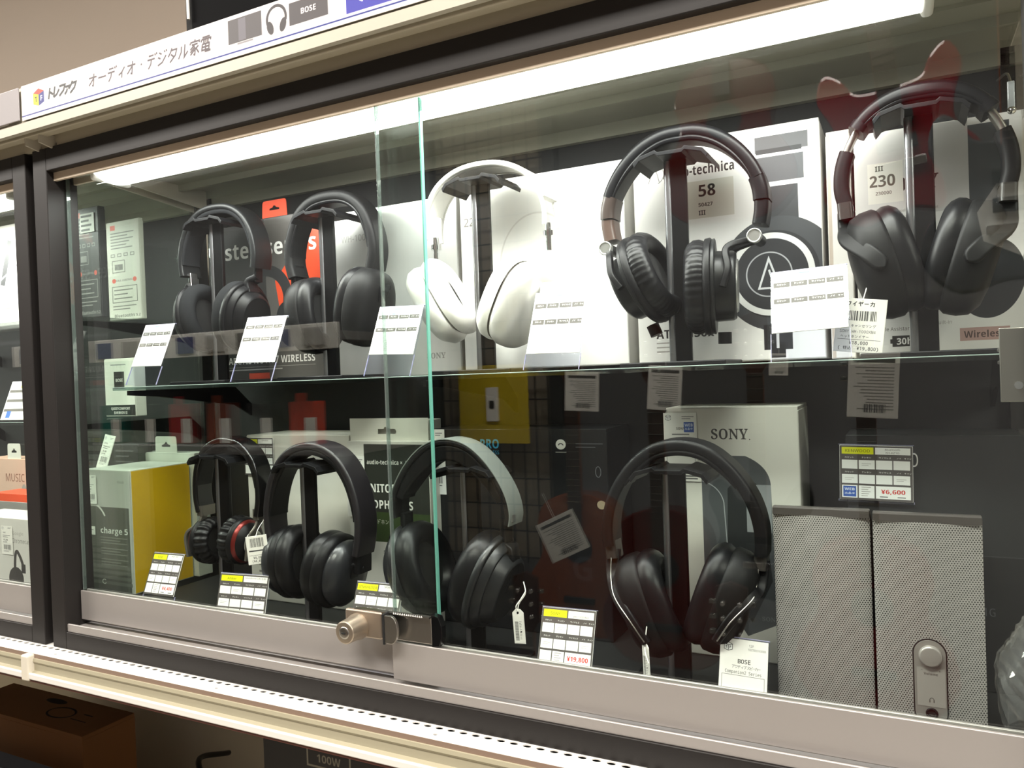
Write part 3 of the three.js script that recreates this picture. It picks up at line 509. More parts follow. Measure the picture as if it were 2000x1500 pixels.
{
  const t = carton('tall white carton with a printed dark headphone, behind the right black headphones', lower, [-0.2464, FLOOR, -0.1001, 1.405], -0.2, 0.09, {
    color: '#cfccc3', rough: 0.6, front: canvas(560, 1060, (x, w, h) => {
      fill(x, '#d6d3ca', 0, 0, w, h); text(x, 'SONY', 196, 108, 62, '#3b3835', 'serif', 'left', true, 160); text(x, '.', 358, 122, 30, '#3b3835');
      x.fillStyle = '#4d5053'; x.beginPath(); x.moveTo(150, 300); x.quadraticCurveTo(200, 200, 260, 200); x.lineTo(340, 200); x.quadraticCurveTo(440, 240, 444, 320); x.lineTo(456, 900); x.lineTo(330, 960); x.lineTo(150, 700); x.closePath(); x.fill();
      x.fillStyle = '#26282a'; x.beginPath(); x.moveTo(262, 340); x.quadraticCurveTo(330, 260, 400, 330); x.lineTo(440, 720); x.lineTo(350, 900); x.lineTo(250, 760); x.closePath(); x.fill();
      fill(x, '#8d9093', 340, 320, 104, 200); x.strokeStyle = '#a4a7aa'; x.lineWidth = 4; x.beginPath(); x.moveTo(150, 310); x.quadraticCurveTo(230, 330, 244, 400); x.lineTo(256, 640); x.stroke(); text(x, 'SONY', 390, 880, 26, '#6f7275', 'serif');
      fill(x, '#9a9890', 0, 0, 4, h);
    }) });
  sticker(t, canvas(240, 400, (x, w, h) => { fill(x, '#f0eee8', 0, 0, w, h); cubeLogo(x, 16, 14, 38, true); lines(x, 134, 24, 90, 2, 14, '#888', 6); fill(x, '#2f56a8', 148, 64, 72, 72); text(x, 'WEB', 184, 86, 28, '#dfe6f2', 'sans-serif', 'center'); kana(x, '出品中', 154, 102, 18, '#dfe6f2', 20, 2.2); text(x, 'SONY', 92, 110, 24, '#444'); lines(x, 60, 146, 130, 1, 10, '#777', 9); text(x, '¥2,300', 90, 178, 22, '#555'); x.strokeStyle = '#777'; x.lineWidth = 3; x.strokeRect(18, 208, 204, 180); lines(x, 30, 226, 90, 1, 10, '#333', 12); }), 0.0385, 0.066, -0.2235 - -0.1672, 1.3662 - FLOOR, 0.001);
  sticker(t, canvas(160, 96, (x, w, h) => { fill(x, '#e9e6df', 0, 0, w, h); for (let i = 0; i < 3; i++) lines(x, 10, 16 + i * 24, 130, 1, 8, '#555', 12); }), 0.024, 0.012, -0.2146 - -0.1688, 1.3261 - FLOOR, 0.0012);
}
carton('black carton with white lettering behind the grey speakers', lower, [-0.0544, FLOOR, 0.1055, 1.374], -0.2, 0.085, { color: '#232425', rough: 0.45, front: canvas(700, 900, (x, w, h) => { fill(x, '#262728', 0, 0, w, h); text(x, 'KENWOOD', 52, 86, 72, '#eeece8', 'sans-serif', 'left', false, 246); fill(x, '#3a3b3c', 0, 420, w, 4); fill(x, '#1a1b1c', 0, 424, w, 480); text(x, 'KH-KZ1G', 420, 620, 40, '#55565a', 'sans-serif', 'left', false); }) });

// left showcase: what is seen of its right end
{
  const bt = (a, b) => canvas(200, 520, (x, w, h) => {
    fill(x, a, 0, 0, w, h); const k = b; x.fillStyle = '#cf4b36'; 
    lines(x, 24, 56, 150, 6, 16, k, 6); for (let i = 0; i < 4; i++) { x.strokeStyle = k; x.lineWidth = 4; x.strokeRect(24 + i * 40, 170, 22, 14); } x.strokeRect(30, 206, 76, 62); fill(x, k, 44, 226, 50, 30);
    x.fillStyle = '#cf4b36'; for (const u of [36, 164]) { x.beginPath(); x.arc(u, 312, 12, 0, 7); x.fill(); } text(x, 'CALL CONTROL', 100, 312, 14, k, 'sans-serif', 'center'); fill(x, '#cf4b36', 24, 16, 30, 26);
    x.strokeStyle = k; x.strokeRect(24, 344, 152, 84); lines(x, 34, 360, 120, 3, 22, k, 6); lines(x, 24, 446, 150, 2, 16, k, 5); text(x, 'Bluetooth', 30, 500, 24, k); text(x, 'V 5.2', 146, 500, 20, k);
  });
  const b = carton('tall slim black carton standing on the upper shelf of the left showcase', nb, [-1.1632, 1.564, -1.1035, 1.7366], -0.1, 0.012, { color: '#2b2b2d', rough: 0.5, front: bt('#2e2d2e', '#8f8d8a') });
  sticker(b, canvas(120, 110, (x) => { fill(x, '#f1efe9', 0, 0, 120, 110); lines(x, 8, 10, 96, 4, 26, '#555', 12); }), 0.034, 0.03, 0.004, 0.148);
  const w = carton('tall slim white carton beside the slim black one', nb, [-1.1799, 1.564, -1.0976, 1.7284], -0.167, 0.008, { color: '#c4c2b6', rough: 0.5, front: bt('#c9c7bb', '#6a6862') });
  const q = carton('small white earbud carton with a black lower band on the lower left shelf', nb, [-1.1714, 1.406, -1.0971, 1.5002], -0.147, 0.02, { color: '#dad9cf', rough: 0.5, front: canvas(240, 300, (x, W, H) => { fill(x, '#e3e2d8', 0, 0, W, H); lines(x, 50, 26, 130, 1, 8, '#999', 6); fill(x, '#25231f', 76, 66, 84, 92); text(x, 'BOSE', 118, 112, 24, '#e8e6e0', 'sans-serif', 'center'); fill(x, '#23211e', 0, 244, W, 56); text(x, 'QUIETCOMFORT', 120, 262, 20, '#e8e6e0', 'sans-serif', 'center'); text(x, 'EARBUDS II', 120, 284, 20, '#e8e6e0', 'sans-serif', 'center'); }) });
  const f = carton('white and grey fitness band carton with bright yellow side', nb, [-1.2215, FLOOR, -1.1046, 1.3192], -0.137, 0.115, {
    color: '#d4d3cc', side: '#f0bb0c', top: '#d9d8d0', rough: 0.5, front: canvas(300, 660, (x, W, H) => {
      fill(x, '#bdbcb6', 0, 0, W, H); fill(x, '#55534f', 10, 200, 276, 460); text(x, 'charge 5', 96, 330, 44, '#efeee9'); for (let i = 0; i < 3; i++) lines(x, 96, 366 + i * 60, 180, 3, 15, '#8d8b86', 5); x.strokeStyle = '#e4e2dc'; x.lineWidth = 10; x.beginPath(); x.moveTo(20, 190); x.quadraticCurveTo(90, 170, 130, 250); x.stroke(); for (let i = 0; i < 4; i++) fill(x, '#6f6d69', 20 + i * 4, 520 + i * 30, 260, 18); x.strokeStyle = '#e4e2dc'; x.lineWidth = 5; x.beginPath(); x.arc(110, 614, 12, 0.4, 5.6); x.stroke(); text(x, 'fitbit', 240, 60, 18, '#8d8b86', 'sans-serif', 'center');
    }) });
  sticker(f, tagTex('band', '', '', '¥9,800'), 0.03, 0.048, -0.04, 0.166);
  sticker(f, canvas(120, 70, (x) => { fill(x, '#e6e4de', 0, 0, 120, 70); lines(x, 20, 26, 80, 2, 14, '#666', 6); }), 0.024, 0.014, -0.044, 0.098);
  const g = carton('flat white carton with a hang tab behind the yellow-sided carton', nb, [-1.26, FLOOR, -1.0951, 1.3346], -0.255, 0.03, { color: '#d9d8cf', rough: 0.55, front: canvas(256, 400, (x, W, H) => { fill(x, '#dddcd3', 0, 0, W, H); fill(x, '#d7d326', 0, 14, 60, 16); }) });
  hangTab(g, 0.056, 0.032, g.children[0] ? 1.3313 - FLOOR : 0.2, -0.004, '#d5d4cb', 0.008);
  const dk = carton('dark grey printed carton low behind the leaning label', nb, [-1.2869, FLOOR, -1.22, 1.3501], -0.24, 0.03, { color: '#3c3c3f', rough: 0.5, front: canvas(128, 512, (x, W, H) => { fill(x, '#454548', 0, 0, W, H); lines(x, 10, 20, 100, 4, 22, '#77777a', 6); }) });
  const lb = thing('price_label', 'narrow white barcode label leaning behind the yellow-sided carton', 'label', [-1.2655, 1.3113, -0.2]); lb.rotation.set(-0.25, 0, -0.14);
  part('label_card', at(rbox(0.03, 0.06, 0.001, 0.0004), 0.0, 0.03, 0), M.paper, lb); part('print', at(new THREE.PlaneGeometry(0.028, 0.057), 0, 0.03, 0.0007), printed(tagTex('AUDIO', '', '', '¥5,500')), lb);
  const c = carton('white streaming stick carton with a dark round dongle print', nb, [-1.4001, FLOOR, -1.2247, 1.2497], -0.05, 0.06, { color: '#dddad4', rough: 0.5, front: canvas(480, 440, (x, W, H) => { fill(x, '#d7d5d0', 0, 0, W, H); fill(x, '#9b9a97', 0, 340, W, 100); text(x, 'Google', 340, 76, 26, '#a9a7a2', 'sans-serif', 'left', false); text(x, 'Chromecast', 336, 118, 34, '#7e7c78', 'sans-serif', 'left', false, 140); x.strokeStyle = '#3f3c3b'; x.lineWidth = 18; x.beginPath(); x.moveTo(350, 300); x.quadraticCurveTo(352, 170, 372, 176); x.quadraticCurveTo(400, 210, 412, 260); x.stroke(); x.fillStyle = '#3f3c3b'; x.beginPath(); x.ellipse(358, 330, 54, 66, 0, 0, 7); x.fill(); fill(x, '#3f3c3b', 398, 244, 30, 50); }) });
  sticker(c, tagTex('CAST', '', '', '¥2,200'), 0.03, 0.046, -1.2964 - -1.3077 + 0.012, 1.2143 - FLOOR);
  const o = carton('grey carton with an orange lid in the left showcase', nb, [-1.4712, FLOOR, -1.2842, 1.2718], -0.13, 0.05, { color: '#8d8b88', top: '#e2502a', rough: 0.45, lid: 0.014 });
  sticker(o, tagTex('BOX', '', '', '¥3,300'), 0.03, 0.02, 0.05, 1.2604 - FLOOR);
  const p = carton('pale pink carton with a hang tab in the left showcase', nb, [-1.6128, FLOOR, -1.4573, 1.3252], -0.19, 0.05, { color: '#c79b85', top: '#d3ab97', rough: 0.5, front: canvas(300, 420, (x, W, H) => { fill(x, '#d8b3a2', 0, 0, W, H); text(x, 'MUSIC', 150, 70, 44, '#8a5a4a', 'sans-serif', 'left', false, 120); x.fillStyle = '#a9a19c'; x.beginPath(); x.ellipse(262, 130, 16, 36, 0.1, 0, 7); x.fill(); }) });
  hangTab(p, 0.042, 0.03, 1.3242 - FLOOR, -0.004, '#d9d6ce', 0.025);
}
{
  const w = carton('bright white carton behind the left picture edge on the upper shelf', nb, [-1.5317, 1.564, -1.3696, 1.7493], -0.14, 0.03, { color: '#ecebe6', rough: 0.4, front: canvas(300, 400, (x, W, H) => { fill(x, '#f0efea', 0, 0, W, H); x.strokeStyle = '#3a3a3c'; x.lineWidth = 26; x.beginPath(); x.moveTo(240, 60); x.lineTo(190, 230); x.stroke(); x.strokeStyle = '#8d8f92'; x.lineWidth = 8; x.beginPath(); x.moveTo(120, 240); x.lineTo(290, 150); x.stroke(); lines(x, 180, 300, 90, 3, 18, '#9a9893', 6); }) });
  const u = thing('price_card', 'pale price card with a blue mark at the left picture edge', 'price card', [-1.2828, 1.406, -0.06], 'price cards in the left showcase'); u.rotation.set(-0.35, 0, 0);
  part('card', at(rbox(0.062, 0.066, 0.0008, 0.0003), 0, 0.034, 0), M.card, u); part('card_print', at(new THREE.PlaneGeometry(0.0615, 0.0655), 0, 0.034, 0.0006), printed(canvas(320, 340, (x, W, H) => { fill(x, '#efede8', 0, 0, W, H); fill(x, '#e2e31c', 150, 10, 150, 50); for (let r = 0; r < 3; r++) fill(x, '#6a655f', 10, 76 + r * 84, 300, 24); fill(x, '#3a6fc4', 60, 264, 60, 60); })), u);
}
// below the ledge
struct('trim_1', box3(-3, 0.62, -0.4, 1.5, 0.66, 0.03), mat('#d8ceb8', 0.6));
struct('wall_under', box3(-3, 0.66, -0.33, 1.5, 1.06, -0.3), mat('#d8ceb8', 0.7));
{
  const t = carton('brown cardboard box with a round printed seal under the ledge', null, [-1.3994 - 0.12, 0.66, -1.176, 0.9], -0.085, 0.095, { color: '#9a693f', rough: 0.8, name: 'cardboard_box', lid: 0.006 });
  part('top_print', at(new THREE.PlaneGeometry(0.22, 0.08).rotateX(-Math.PI / 2), 0.03, 0.2405, -0.047), printed(canvas(440, 160, (x, w, h) => { fill(x, '#9c6c42', 0, 0, w, h); x.strokeStyle = '#2c1c12'; x.lineWidth = 7; x.beginPath(); x.ellipse(260, 84, 60, 34, 0, 0, 7); x.stroke(); x.fillStyle = '#2c1c12'; x.beginPath(); x.ellipse(150, 30, 54, 16, 0, 0, 7); x.fill(); fill(x, '#2c1c12', 350, 60, 46, 6); fill(x, '#2c1c12', 336, 100, 80, 4); }), 0.8), t);
  const b = thing('equipment_case', 'flat black case in the dark in front of the cardboard box', 'case', [-1.2, 0.66, 0.01]);
  part('case_body', at(rbox(0.62, 0.2, 0.09, 0.006), 0, 0.1, 0), M.dark, b); part('case_lid', at(rbox(0.625, 0.02, 0.094, 0.004), 0, 0.206, 0), M.satin, b); part('case_handle', wire([[-0.05, 0.216, 0.02], [-0.04, 0.235, 0.02], [0.04, 0.235, 0.02], [0.05, 0.216, 0.02]], 0.004, 24), M.satin, b);
  const c = solo('cable', wire([[-0.98, 0.86, -0.2], [-0.93, 0.905, -0.1], [-0.86, 0.905, -0.06], [-0.8, 0.885, -0.08], [-0.77, 0.9, -0.12], [-0.72, 0.885, -0.08], [-0.66, 0.86, -0.1]], 0.004, 80), M.satin, [0, 0, 0], 'black cable looped under the ledge beside the cardboard box', 'cable');
  const d = carton('black carton printed with white lines under the ledge', null, [-0.74, 0.7, -0.4, 1.02], -0.04, 0.12, { color: '#161415', rough: 0.5, name: 'retail_box', front: canvas(512, 480, (x, w, h) => { fill(x, '#1b1819', 0, 0, w, h); x.strokeStyle = '#8d8a7a'; x.lineWidth = 4; x.strokeRect(110, 26, 100, 34); text(x, '100W', 160, 44, 22, '#8d8a7a', 'sans-serif', 'center'); lines(x, 60, 78, 220, 6, 20, '#9a979a', 6); }) });
}
// ---------- headphone stands ----------
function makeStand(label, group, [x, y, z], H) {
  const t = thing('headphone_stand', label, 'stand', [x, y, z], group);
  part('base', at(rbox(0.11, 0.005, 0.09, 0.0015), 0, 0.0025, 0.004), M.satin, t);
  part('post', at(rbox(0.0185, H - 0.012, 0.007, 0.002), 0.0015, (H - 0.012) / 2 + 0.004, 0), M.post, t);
  part('post_glint_bar', at(cyl(0.0042, H - 0.016, 20), -0.0095, (H - 0.016) / 2 + 0.004, 0.001), mat('#8f8f92', 0.28, 0.9), t);  // silver bar added to stand in for the highlight along the post
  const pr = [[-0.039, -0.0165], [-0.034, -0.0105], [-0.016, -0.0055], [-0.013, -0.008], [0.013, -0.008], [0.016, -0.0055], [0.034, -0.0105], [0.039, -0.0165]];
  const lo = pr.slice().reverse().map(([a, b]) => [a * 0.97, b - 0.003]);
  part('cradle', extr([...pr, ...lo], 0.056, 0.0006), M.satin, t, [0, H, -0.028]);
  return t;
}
// ---------- headphones ----------
const cushionProfile = (t) => [[t * 0.55, 0.5], [t * 0.2, 0.57], [0, 0.7], [t * 0.02, 0.8], [t * 0.16, 0.9], [t * 0.42, 0.975], [t * 0.72, 0.985], [t, 0.94]];
function earCup(parent, side, c) {
  const g = sub('ear_cup', parent, c.at); g.rotation.order = 'ZYX'; g.rotation.set(c.pitch ?? 0, (side < 0 ? Math.PI : 0) + (c.yaw ?? 0), c.roll ?? 0);
  const t = c.tc, T = c.ts, dx = -(t + T) / 2, q = { square: c.square ?? 2.15 };
  const mv = (o) => { o.position.x = dx; return o; };
  mv(part('cushion', oval(cushionProfile(t), c.ry, c.rz, { ...q, n: c.wave ? 168 : 56, wave: c.wave }), c.cushion ?? M.leather, g));
  mv(part('speaker_cloth', oval([[t * 0.5, 0], [t * 0.5, 0.56]], c.ry, c.rz, q), M.dark, g));
  for (const [name, pr, m, s] of c.layers(t, T)) mv(part(name, oval(pr, c.ry * (s ?? 1), c.rz * (s ?? 1), q), m, g));
  return g;
}
const smoothShell = (m) => (t, T) => [['cup_shell', [[t - 0.001, 0.9], [t, 0.955], [t + T * 0.1, 1], [t + T * 0.42, 0.995], [t + T * 0.72, 0.93], [t + T * 0.92, 0.75], [t + T, 0.45], [t + T, 0]], m]];
const ringShell = (m, m2) => (t, T) => [
  ['cup_shell', [[t - 0.001, 0.88], [t + T * 0.04, 1.0], [t + T * 0.22, 1.0], [t + T * 0.28, 0.97], [t + T * 0.28, 0.9]], m], ['cup_ring', [[t + T * 0.26, 0.9], [t + T * 0.3, 0.92], [t + T * 0.58, 0.86], [t + T * 0.6, 0.8], [t + T * 0.56, 0.76]], m],
  ['cup_disc', [[t + T * 0.56, 0.78], [t + T * 0.62, 0.76], [t + T * 0.95, 0.66], [t + T, 0.6]], m], ['cup_cap', [[t + T, 0.6], [t + T * 0.97, 0.55], [t + T * 0.94, 0]], m2 ?? m]];
function headphones(label, s) {
  const lowest = s.top - s.height, t = thing('headphones', label, 'headphones', [s.x, lowest, s.z], s.group);
  const oy = s.height, left = s.half.map(([x, y]) => [x, y + oy]), all = [...left, ...left.slice(0, -1).reverse().map(([x, y]) => [-x, y])];
  const cut = (a, b, off) => {   // part of the band's line, moved inward by off
    const c = new THREE.CatmullRomCurve3(all.map(([x, y]) => new THREE.Vector3(x, y, 0)), false, 'centripetal'), out = [];
    for (let i = 0; i <= 30; i++) { const u = a + ((b - a) * i) / 30, p = c.getPointAt(u), k = c.getTangentAt(u); out.push([p.x + k.y * off, p.y - k.x * off, 0]); }
    return out;
  };
  const w = s.width, W = (u) => w * (s.taper ? 1 - s.taper * Math.pow(Math.abs(2 * u - 1), 2) : 1);
  const [a, b] = s.band ?? [0, 1];
  part('headband', sweep(cut(a, b, 0), (u) => rr(s.thick * (s.thickTop ? 1 + s.thickTop * (1 - Math.abs(2 * u - 1)) : 1), W(u), s.thick * 0.4), { steps: 60 }), s.bandMat ?? M.satin, t);
  if (s.cover) part('band_cover', sweep(cut(a, b, -0.0014), rr(0.0016, w * 1.01, 0.0006), { steps: 60 }), s.cover, t);
  if (s.pad) part('headband_pad', sweep(cut(s.pad[0], s.pad[1], s.thick * 0.8), (u) => rr(s.pad[2] * (0.35 + 0.65 * Math.sin(Math.PI * Math.min(Math.max(u, 0.02), 0.98)) ** 0.5), W(u) * 0.9, 0.004), { steps: 50 }), s.padMat ?? M.leather, t);
  for (const side of [-1, 1]) {
    const cup = s.cups[side < 0 ? 0 : 1], c = { ...s.cup, ...cup, at: [cup.at[0] - s.x, cup.at[1] - lowest, cup.at[2] ?? 0] };
    const g = earCup(t, side, c); g.updateMatrix();
    const hook = (x, y, z) => new THREE.Vector3(x, y, z * side).applyMatrix4(g.matrix).toArray();
    const end = [side * (Math.abs(all[0][0]) - 0.006), all[0][1]];
    s.arm?.(t, side, { c, end, hook, cut, lowest });
  }
  return t;
}
const uGroup = 'headphones on the upper shelf', lGroup = 'headphones on the showcase floor';
const uz = -0.14, lz = -0.09;
const slider = (t, side, cut, a, b, off, th, w, m, name = 'slider') => part(name, sweep(side < 0 ? cut(a, b, off) : cut(1 - b, 1 - a, off), rr(th, w, th * 0.4), { steps: 24 }), m, t);
const deg = (v) => v * D;

// two leftmost on the shelf: black with round stepped cups
headphones('dark headphones with silver sliders and stepped round cups, leftmost on the upper shelf', {
  group: uGroup, x: -0.8815, top: 1.714, z: uz, height: 0.222, width: 0.036, thick: 0.009, bandMat: M.graphite, pad: [0.06, 0.94, 0.008], padMat: M.fabric,
  half: [[-0.075, -0.1], [-0.078, -0.083], [-0.076, -0.06], [-0.069, -0.039], [-0.054, -0.0185], [-0.031, -0.0045], [0, 0]],
  cup: { ry: 0.05, rz: 0.042, tc: 0.022, ts: 0.03, layers: ringShell(M.satin, M.graphite), cushion: M.fabric }, cups: [{ at: [-0.9369, 1.552], roll: deg(9) }, { at: [-0.8418, 1.5484, 0.005], roll: deg(-13) }],
  arm(t, side, { c, end, hook }) {
    const k = hook(0.006, 0.05, 0);
    part('slider', sweep([[end[0] * 0.96, end[1] + 0.006, 0], [end[0] * 0.95, end[1] - 0.006, 0], [end[0] * 0.94, end[1] - 0.018, 0]], rc(0.005, 0.014, 0.0015), { steps: 14 }), side < 0 ? M.chrome : M.satin, t);
    part('yoke', sweep([[end[0] * 0.95, end[1] - 0.012, 0], k, hook(0.012, 0.036, 0)], rc(0.008, 0.022, 0.003), { steps: 16 }), M.satin, t);
  },
});
headphones('black headphones with smooth padded band and deep oval cups, second on the upper shelf', {
  group: uGroup, x: -0.675, top: 1.704, z: uz, height: 0.212, width: 0.034, thick: 0.014, bandMat: M.soft, pad: [0.1, 0.9, 0.006], padMat: M.leather,
  half: [[-0.072, -0.112], [-0.0775, -0.09], [-0.077, -0.07], [-0.071, -0.047], [-0.058, -0.023], [-0.034, -0.0055], [0, 0]],
  cup: { ry: 0.052, rz: 0.04, tc: 0.02, ts: 0.032, layers: smoothShell(M.soft), square: 2.4 }, cups: [{ at: [-0.7171, 1.5404], roll: deg(8) }, { at: [-0.6223, 1.5458, 0.006], roll: deg(-13), yaw: deg(-4) }],
  arm(t, side, { c, end, hook }) {
    const h = hook(0.02, 0.0, 0), k = hook(0.026, 0.03, 0);
    part('slider', sweep([[end[0] * 1.0, end[1] + 0.02, 0], [end[0] * 1.02, end[1], 0], [end[0] * 1.05, end[1] - 0.02, 0]], rc(0.008, 0.02, 0.002), { steps: 14 }), M.satin, t);
    part('yoke', sweep([[end[0] * 1.02, end[1] - 0.004, 0], [end[0] * 1.08, end[1] - 0.026, 0], k, h], rc(0.006, 0.018, 0.002), { steps: 22 }), M.satin, t);
  },
});
// white pair with mesh canopy and steel stems
{
  const mesh = new THREE.MeshPhysicalMaterial({ color: '#e9e7e2', roughness: 0.75, bumpMap: grain, bumpScale: 0.00015 }), shell = mat('#cfcdc8', 0.38, 0.35);
  const t = headphones('white headphones with mesh canopy and steel stems, third on the upper shelf', {
    group: uGroup, x: -0.4376, top: 1.703, z: uz, height: 0.222, width: 0.052, thick: 0.006, taper: 0.25, bandMat: mesh, band: [0.16, 0.84],
    half: [[-0.083, -0.098], [-0.085, -0.07], [-0.079, -0.043], [-0.064, -0.021], [-0.036, -0.005], [0, 0]],
    cup: { ry: 0.053, rz: 0.043, tc: 0.022, ts: 0.032, cushion: mesh, square: 2.7, layers: (a, T) => [['cup_shell', [[a - 0.002, 0.82], [a + 0.002, 0.86], [a + 0.003, 0.94], [a + T * 0.3, 0.99], [a + T * 0.6, 0.97], [a + T * 0.85, 0.84], [a + T, 0.55], [a + T, 0]], shell]] },
    cups: [{ at: [-0.5087, 1.5443], roll: deg(30), yaw: deg(10) }, { at: [-0.3997, 1.5342, 0.01], roll: deg(-27), yaw: deg(-6) }],
    arm(tt, side, { end, hook, cut }) {
      for (const dz of [-0.018, 0.018]) { const g = slider(tt, side, cut, 0.05, 0.5, 0.002, 0.005, 0.005, shell, 'frame_tube'); g.position.z = dz; }
      part('stem', sweep([[end[0], end[1] + 0.02, 0], [end[0], end[1] + 0.002, 0], [end[0], end[1] - 0.012, 0]], round(0.0036, 14), { steps: 12 }), M.chrome, tt);
      part('stem_collar', at(cyl(0.0065, 0.006, 24), end[0], end[1] + 0.008, 0), M.chrome, tt);
    },
  });
}
// studio pair with wrinkled pads, metal hinge bolts
headphones('black studio headphones with wrinkled pads and round silver hinge bolts on the upper shelf', {
  group: uGroup, x: -0.2027, top: 1.7065, z: uz, height: 0.226, width: 0.034, thick: 0.013, bandMat: M.leather, pad: [0.17, 0.83, 0.007], padMat: M.leather, band: [0.165, 0.835],
  half: [[-0.086, -0.118], [-0.0895, -0.095], [-0.0885, -0.075], [-0.081, -0.053], [-0.066, -0.0305], [-0.044, -0.0115], [-0.02, -0.0015], [0, 0]],
  cup: { ry: 0.05, rz: 0.045, tc: 0.021, ts: 0.034, cushion: M.leather, square: 2.1, wave: (a, v, i) => (i > 3 ? 0.009 * Math.sin(a * 44 + 2 * Math.sin(a * 5)) * (i === 4 ? 0.5 : 1) : 0),
    layers: (t, T) => [['pad_plate', [[t - 0.002, 0.9], [t, 1.0], [t + 0.005, 1.02], [t + 0.0065, 1.0], [t + 0.0065, 0.8]], M.satin], ['cup_rim', [[t + 0.0065, 0.98], [t + 0.0095, 1.0], [t + 0.0105, 0.97], [t + 0.0105, 0.7]], M.graphite], ['cup_shell', [[t + 0.01, 0.74], [t + 0.028, 0.72], [t + 0.031, 0.68], [t + 0.031, 0.5]], M.graphite], ['cup_ring', [[t + 0.031, 0.56], [t + 0.033, 0.54], [t + 0.033, 0.46], [t + 0.031, 0.44]], M.silver], ['cup_cap', [[t + 0.031, 0.46], [t + 0.0325, 0.42], [t + 0.0325, 0]], M.satin]] },
  cups: [{ at: [-0.2469, 1.5477, 0.004], roll: deg(22), yaw: deg(-8) }, { at: [-0.1738, 1.5348, 0.004], roll: deg(-1), yaw: deg(9) }],
  arm(t, side, { end, hook, cut, lowest }) {
    slider(t, side, cut, 0.088, 0.168, 0.0, 0.016, 0.033, side < 0 ? mat('#3a302c', 0.35) : M.satin, 'hinge_block'); slider(t, side, cut, 0.012, 0.084, 0.0005, 0.0145, 0.03, side < 0 ? mat('#4a3a33', 0.35) : M.satin, 'hinge_arm');
    const e = side < 0 ? [-0.2849 + 0.2027, 1.5849 - lowest] : [-0.1273 + 0.2027, 1.5809 - lowest];
    for (const dz of [0.0175]) part('hinge_bolt', mergeGeometries([cyl(0.007, 0.006, 32).rotateX(Math.PI / 2), at(new THREE.TorusGeometry(0.0066, 0.001, 8, 32), 0, 0, 0.003)]), M.silver, t, [e[0], e[1], dz]);
    part('hinge_pin', cyl(0.006, 0.03, 20).rotateX(Math.PI / 2), M.satin, t, [e[0], e[1], -0.005]);
    for (const z of [-1, 1]) part('yoke', sweep([[e[0], e[1], z * 0.006], hook(0.016, 0.036, z * 0.024), hook(0.017, 0.014, z * 0.036), hook(0.012, -0.004, z * 0.038)], rc(0.007, 0.007, 0.002), { steps: 26 }), M.satin, t);
    part('cable_plug', sweep([hook(0.012, -0.048, 0), hook(0.012, -0.06, 0)], round(0.007, 12), { steps: 4 }), M.satin, t);
  },
});
const xmArm = (m) => function (t, side, { end, hook, cut }) {
  slider(t, side, cut, 0.0, 0.19, 0.0, 0.014, 0.024, m, 'slider_sleeve');
  slider(t, side, cut, 0.18, 0.28, 0.003, 0.006, 0.016, M.steel, 'slider'); slider(t, side, cut, 0.262, 0.29, -0.001, 0.015, 0.038, M.satin, 'band_collar');
  part('yoke_joint', sweep([[end[0], end[1] + 0.004, 0], [end[0] * 0.985, end[1] - 0.012, 0.001]], rc(0.014, 0.026, 0.004), { steps: 8 }), mat('#242220', 0.35), t);
  part('yoke', sweep([[end[0] * 0.99, end[1] - 0.004, 0.001], [end[0] * 0.985, end[1] - 0.02, 0.004], hook(0.025, 0.03, 0.016), hook(0.014, 0.008, 0.0365), hook(0.006, -0.008, 0.0415)], (u) => rc(0.016 * (u > 0.9 ? Math.sqrt(Math.max(0.02, 1 - ((u - 0.9) / 0.1) ** 2)) : 1), 0.008, 0.003), { steps: 60 }), m, t);
};
headphones('black noise cancelling headphones with exposed metal sliders, rightmost on the upper shelf', {
  group: uGroup, x: 0.0231, top: 1.7055, z: uz, height: 0.215, width: 0.036, thick: 0.011, thickTop: 0.25, bandMat: M.leather, band: [0.27, 0.73], pad: [0.29, 0.71, 0.007], padMat: M.leather,
  half: [[-0.073, -0.106], [-0.0765, -0.09], [-0.0755, -0.068], [-0.0685, -0.046], [-0.0575, -0.0265], [-0.044, -0.013], [-0.024, -0.003], [0, 0]],
  cup: { ry: 0.053, rz: 0.04, tc: 0.02, ts: 0.032, layers: smoothShell(M.soft), square: 2.3 }, cups: [{ at: [-0.0117, 1.543, 0.004], roll: deg(15), yaw: deg(8) }, { at: [0.0544, 1.5422, 0.004], roll: deg(-17), yaw: deg(-6) }],
  arm: xmArm(M.soft),
});
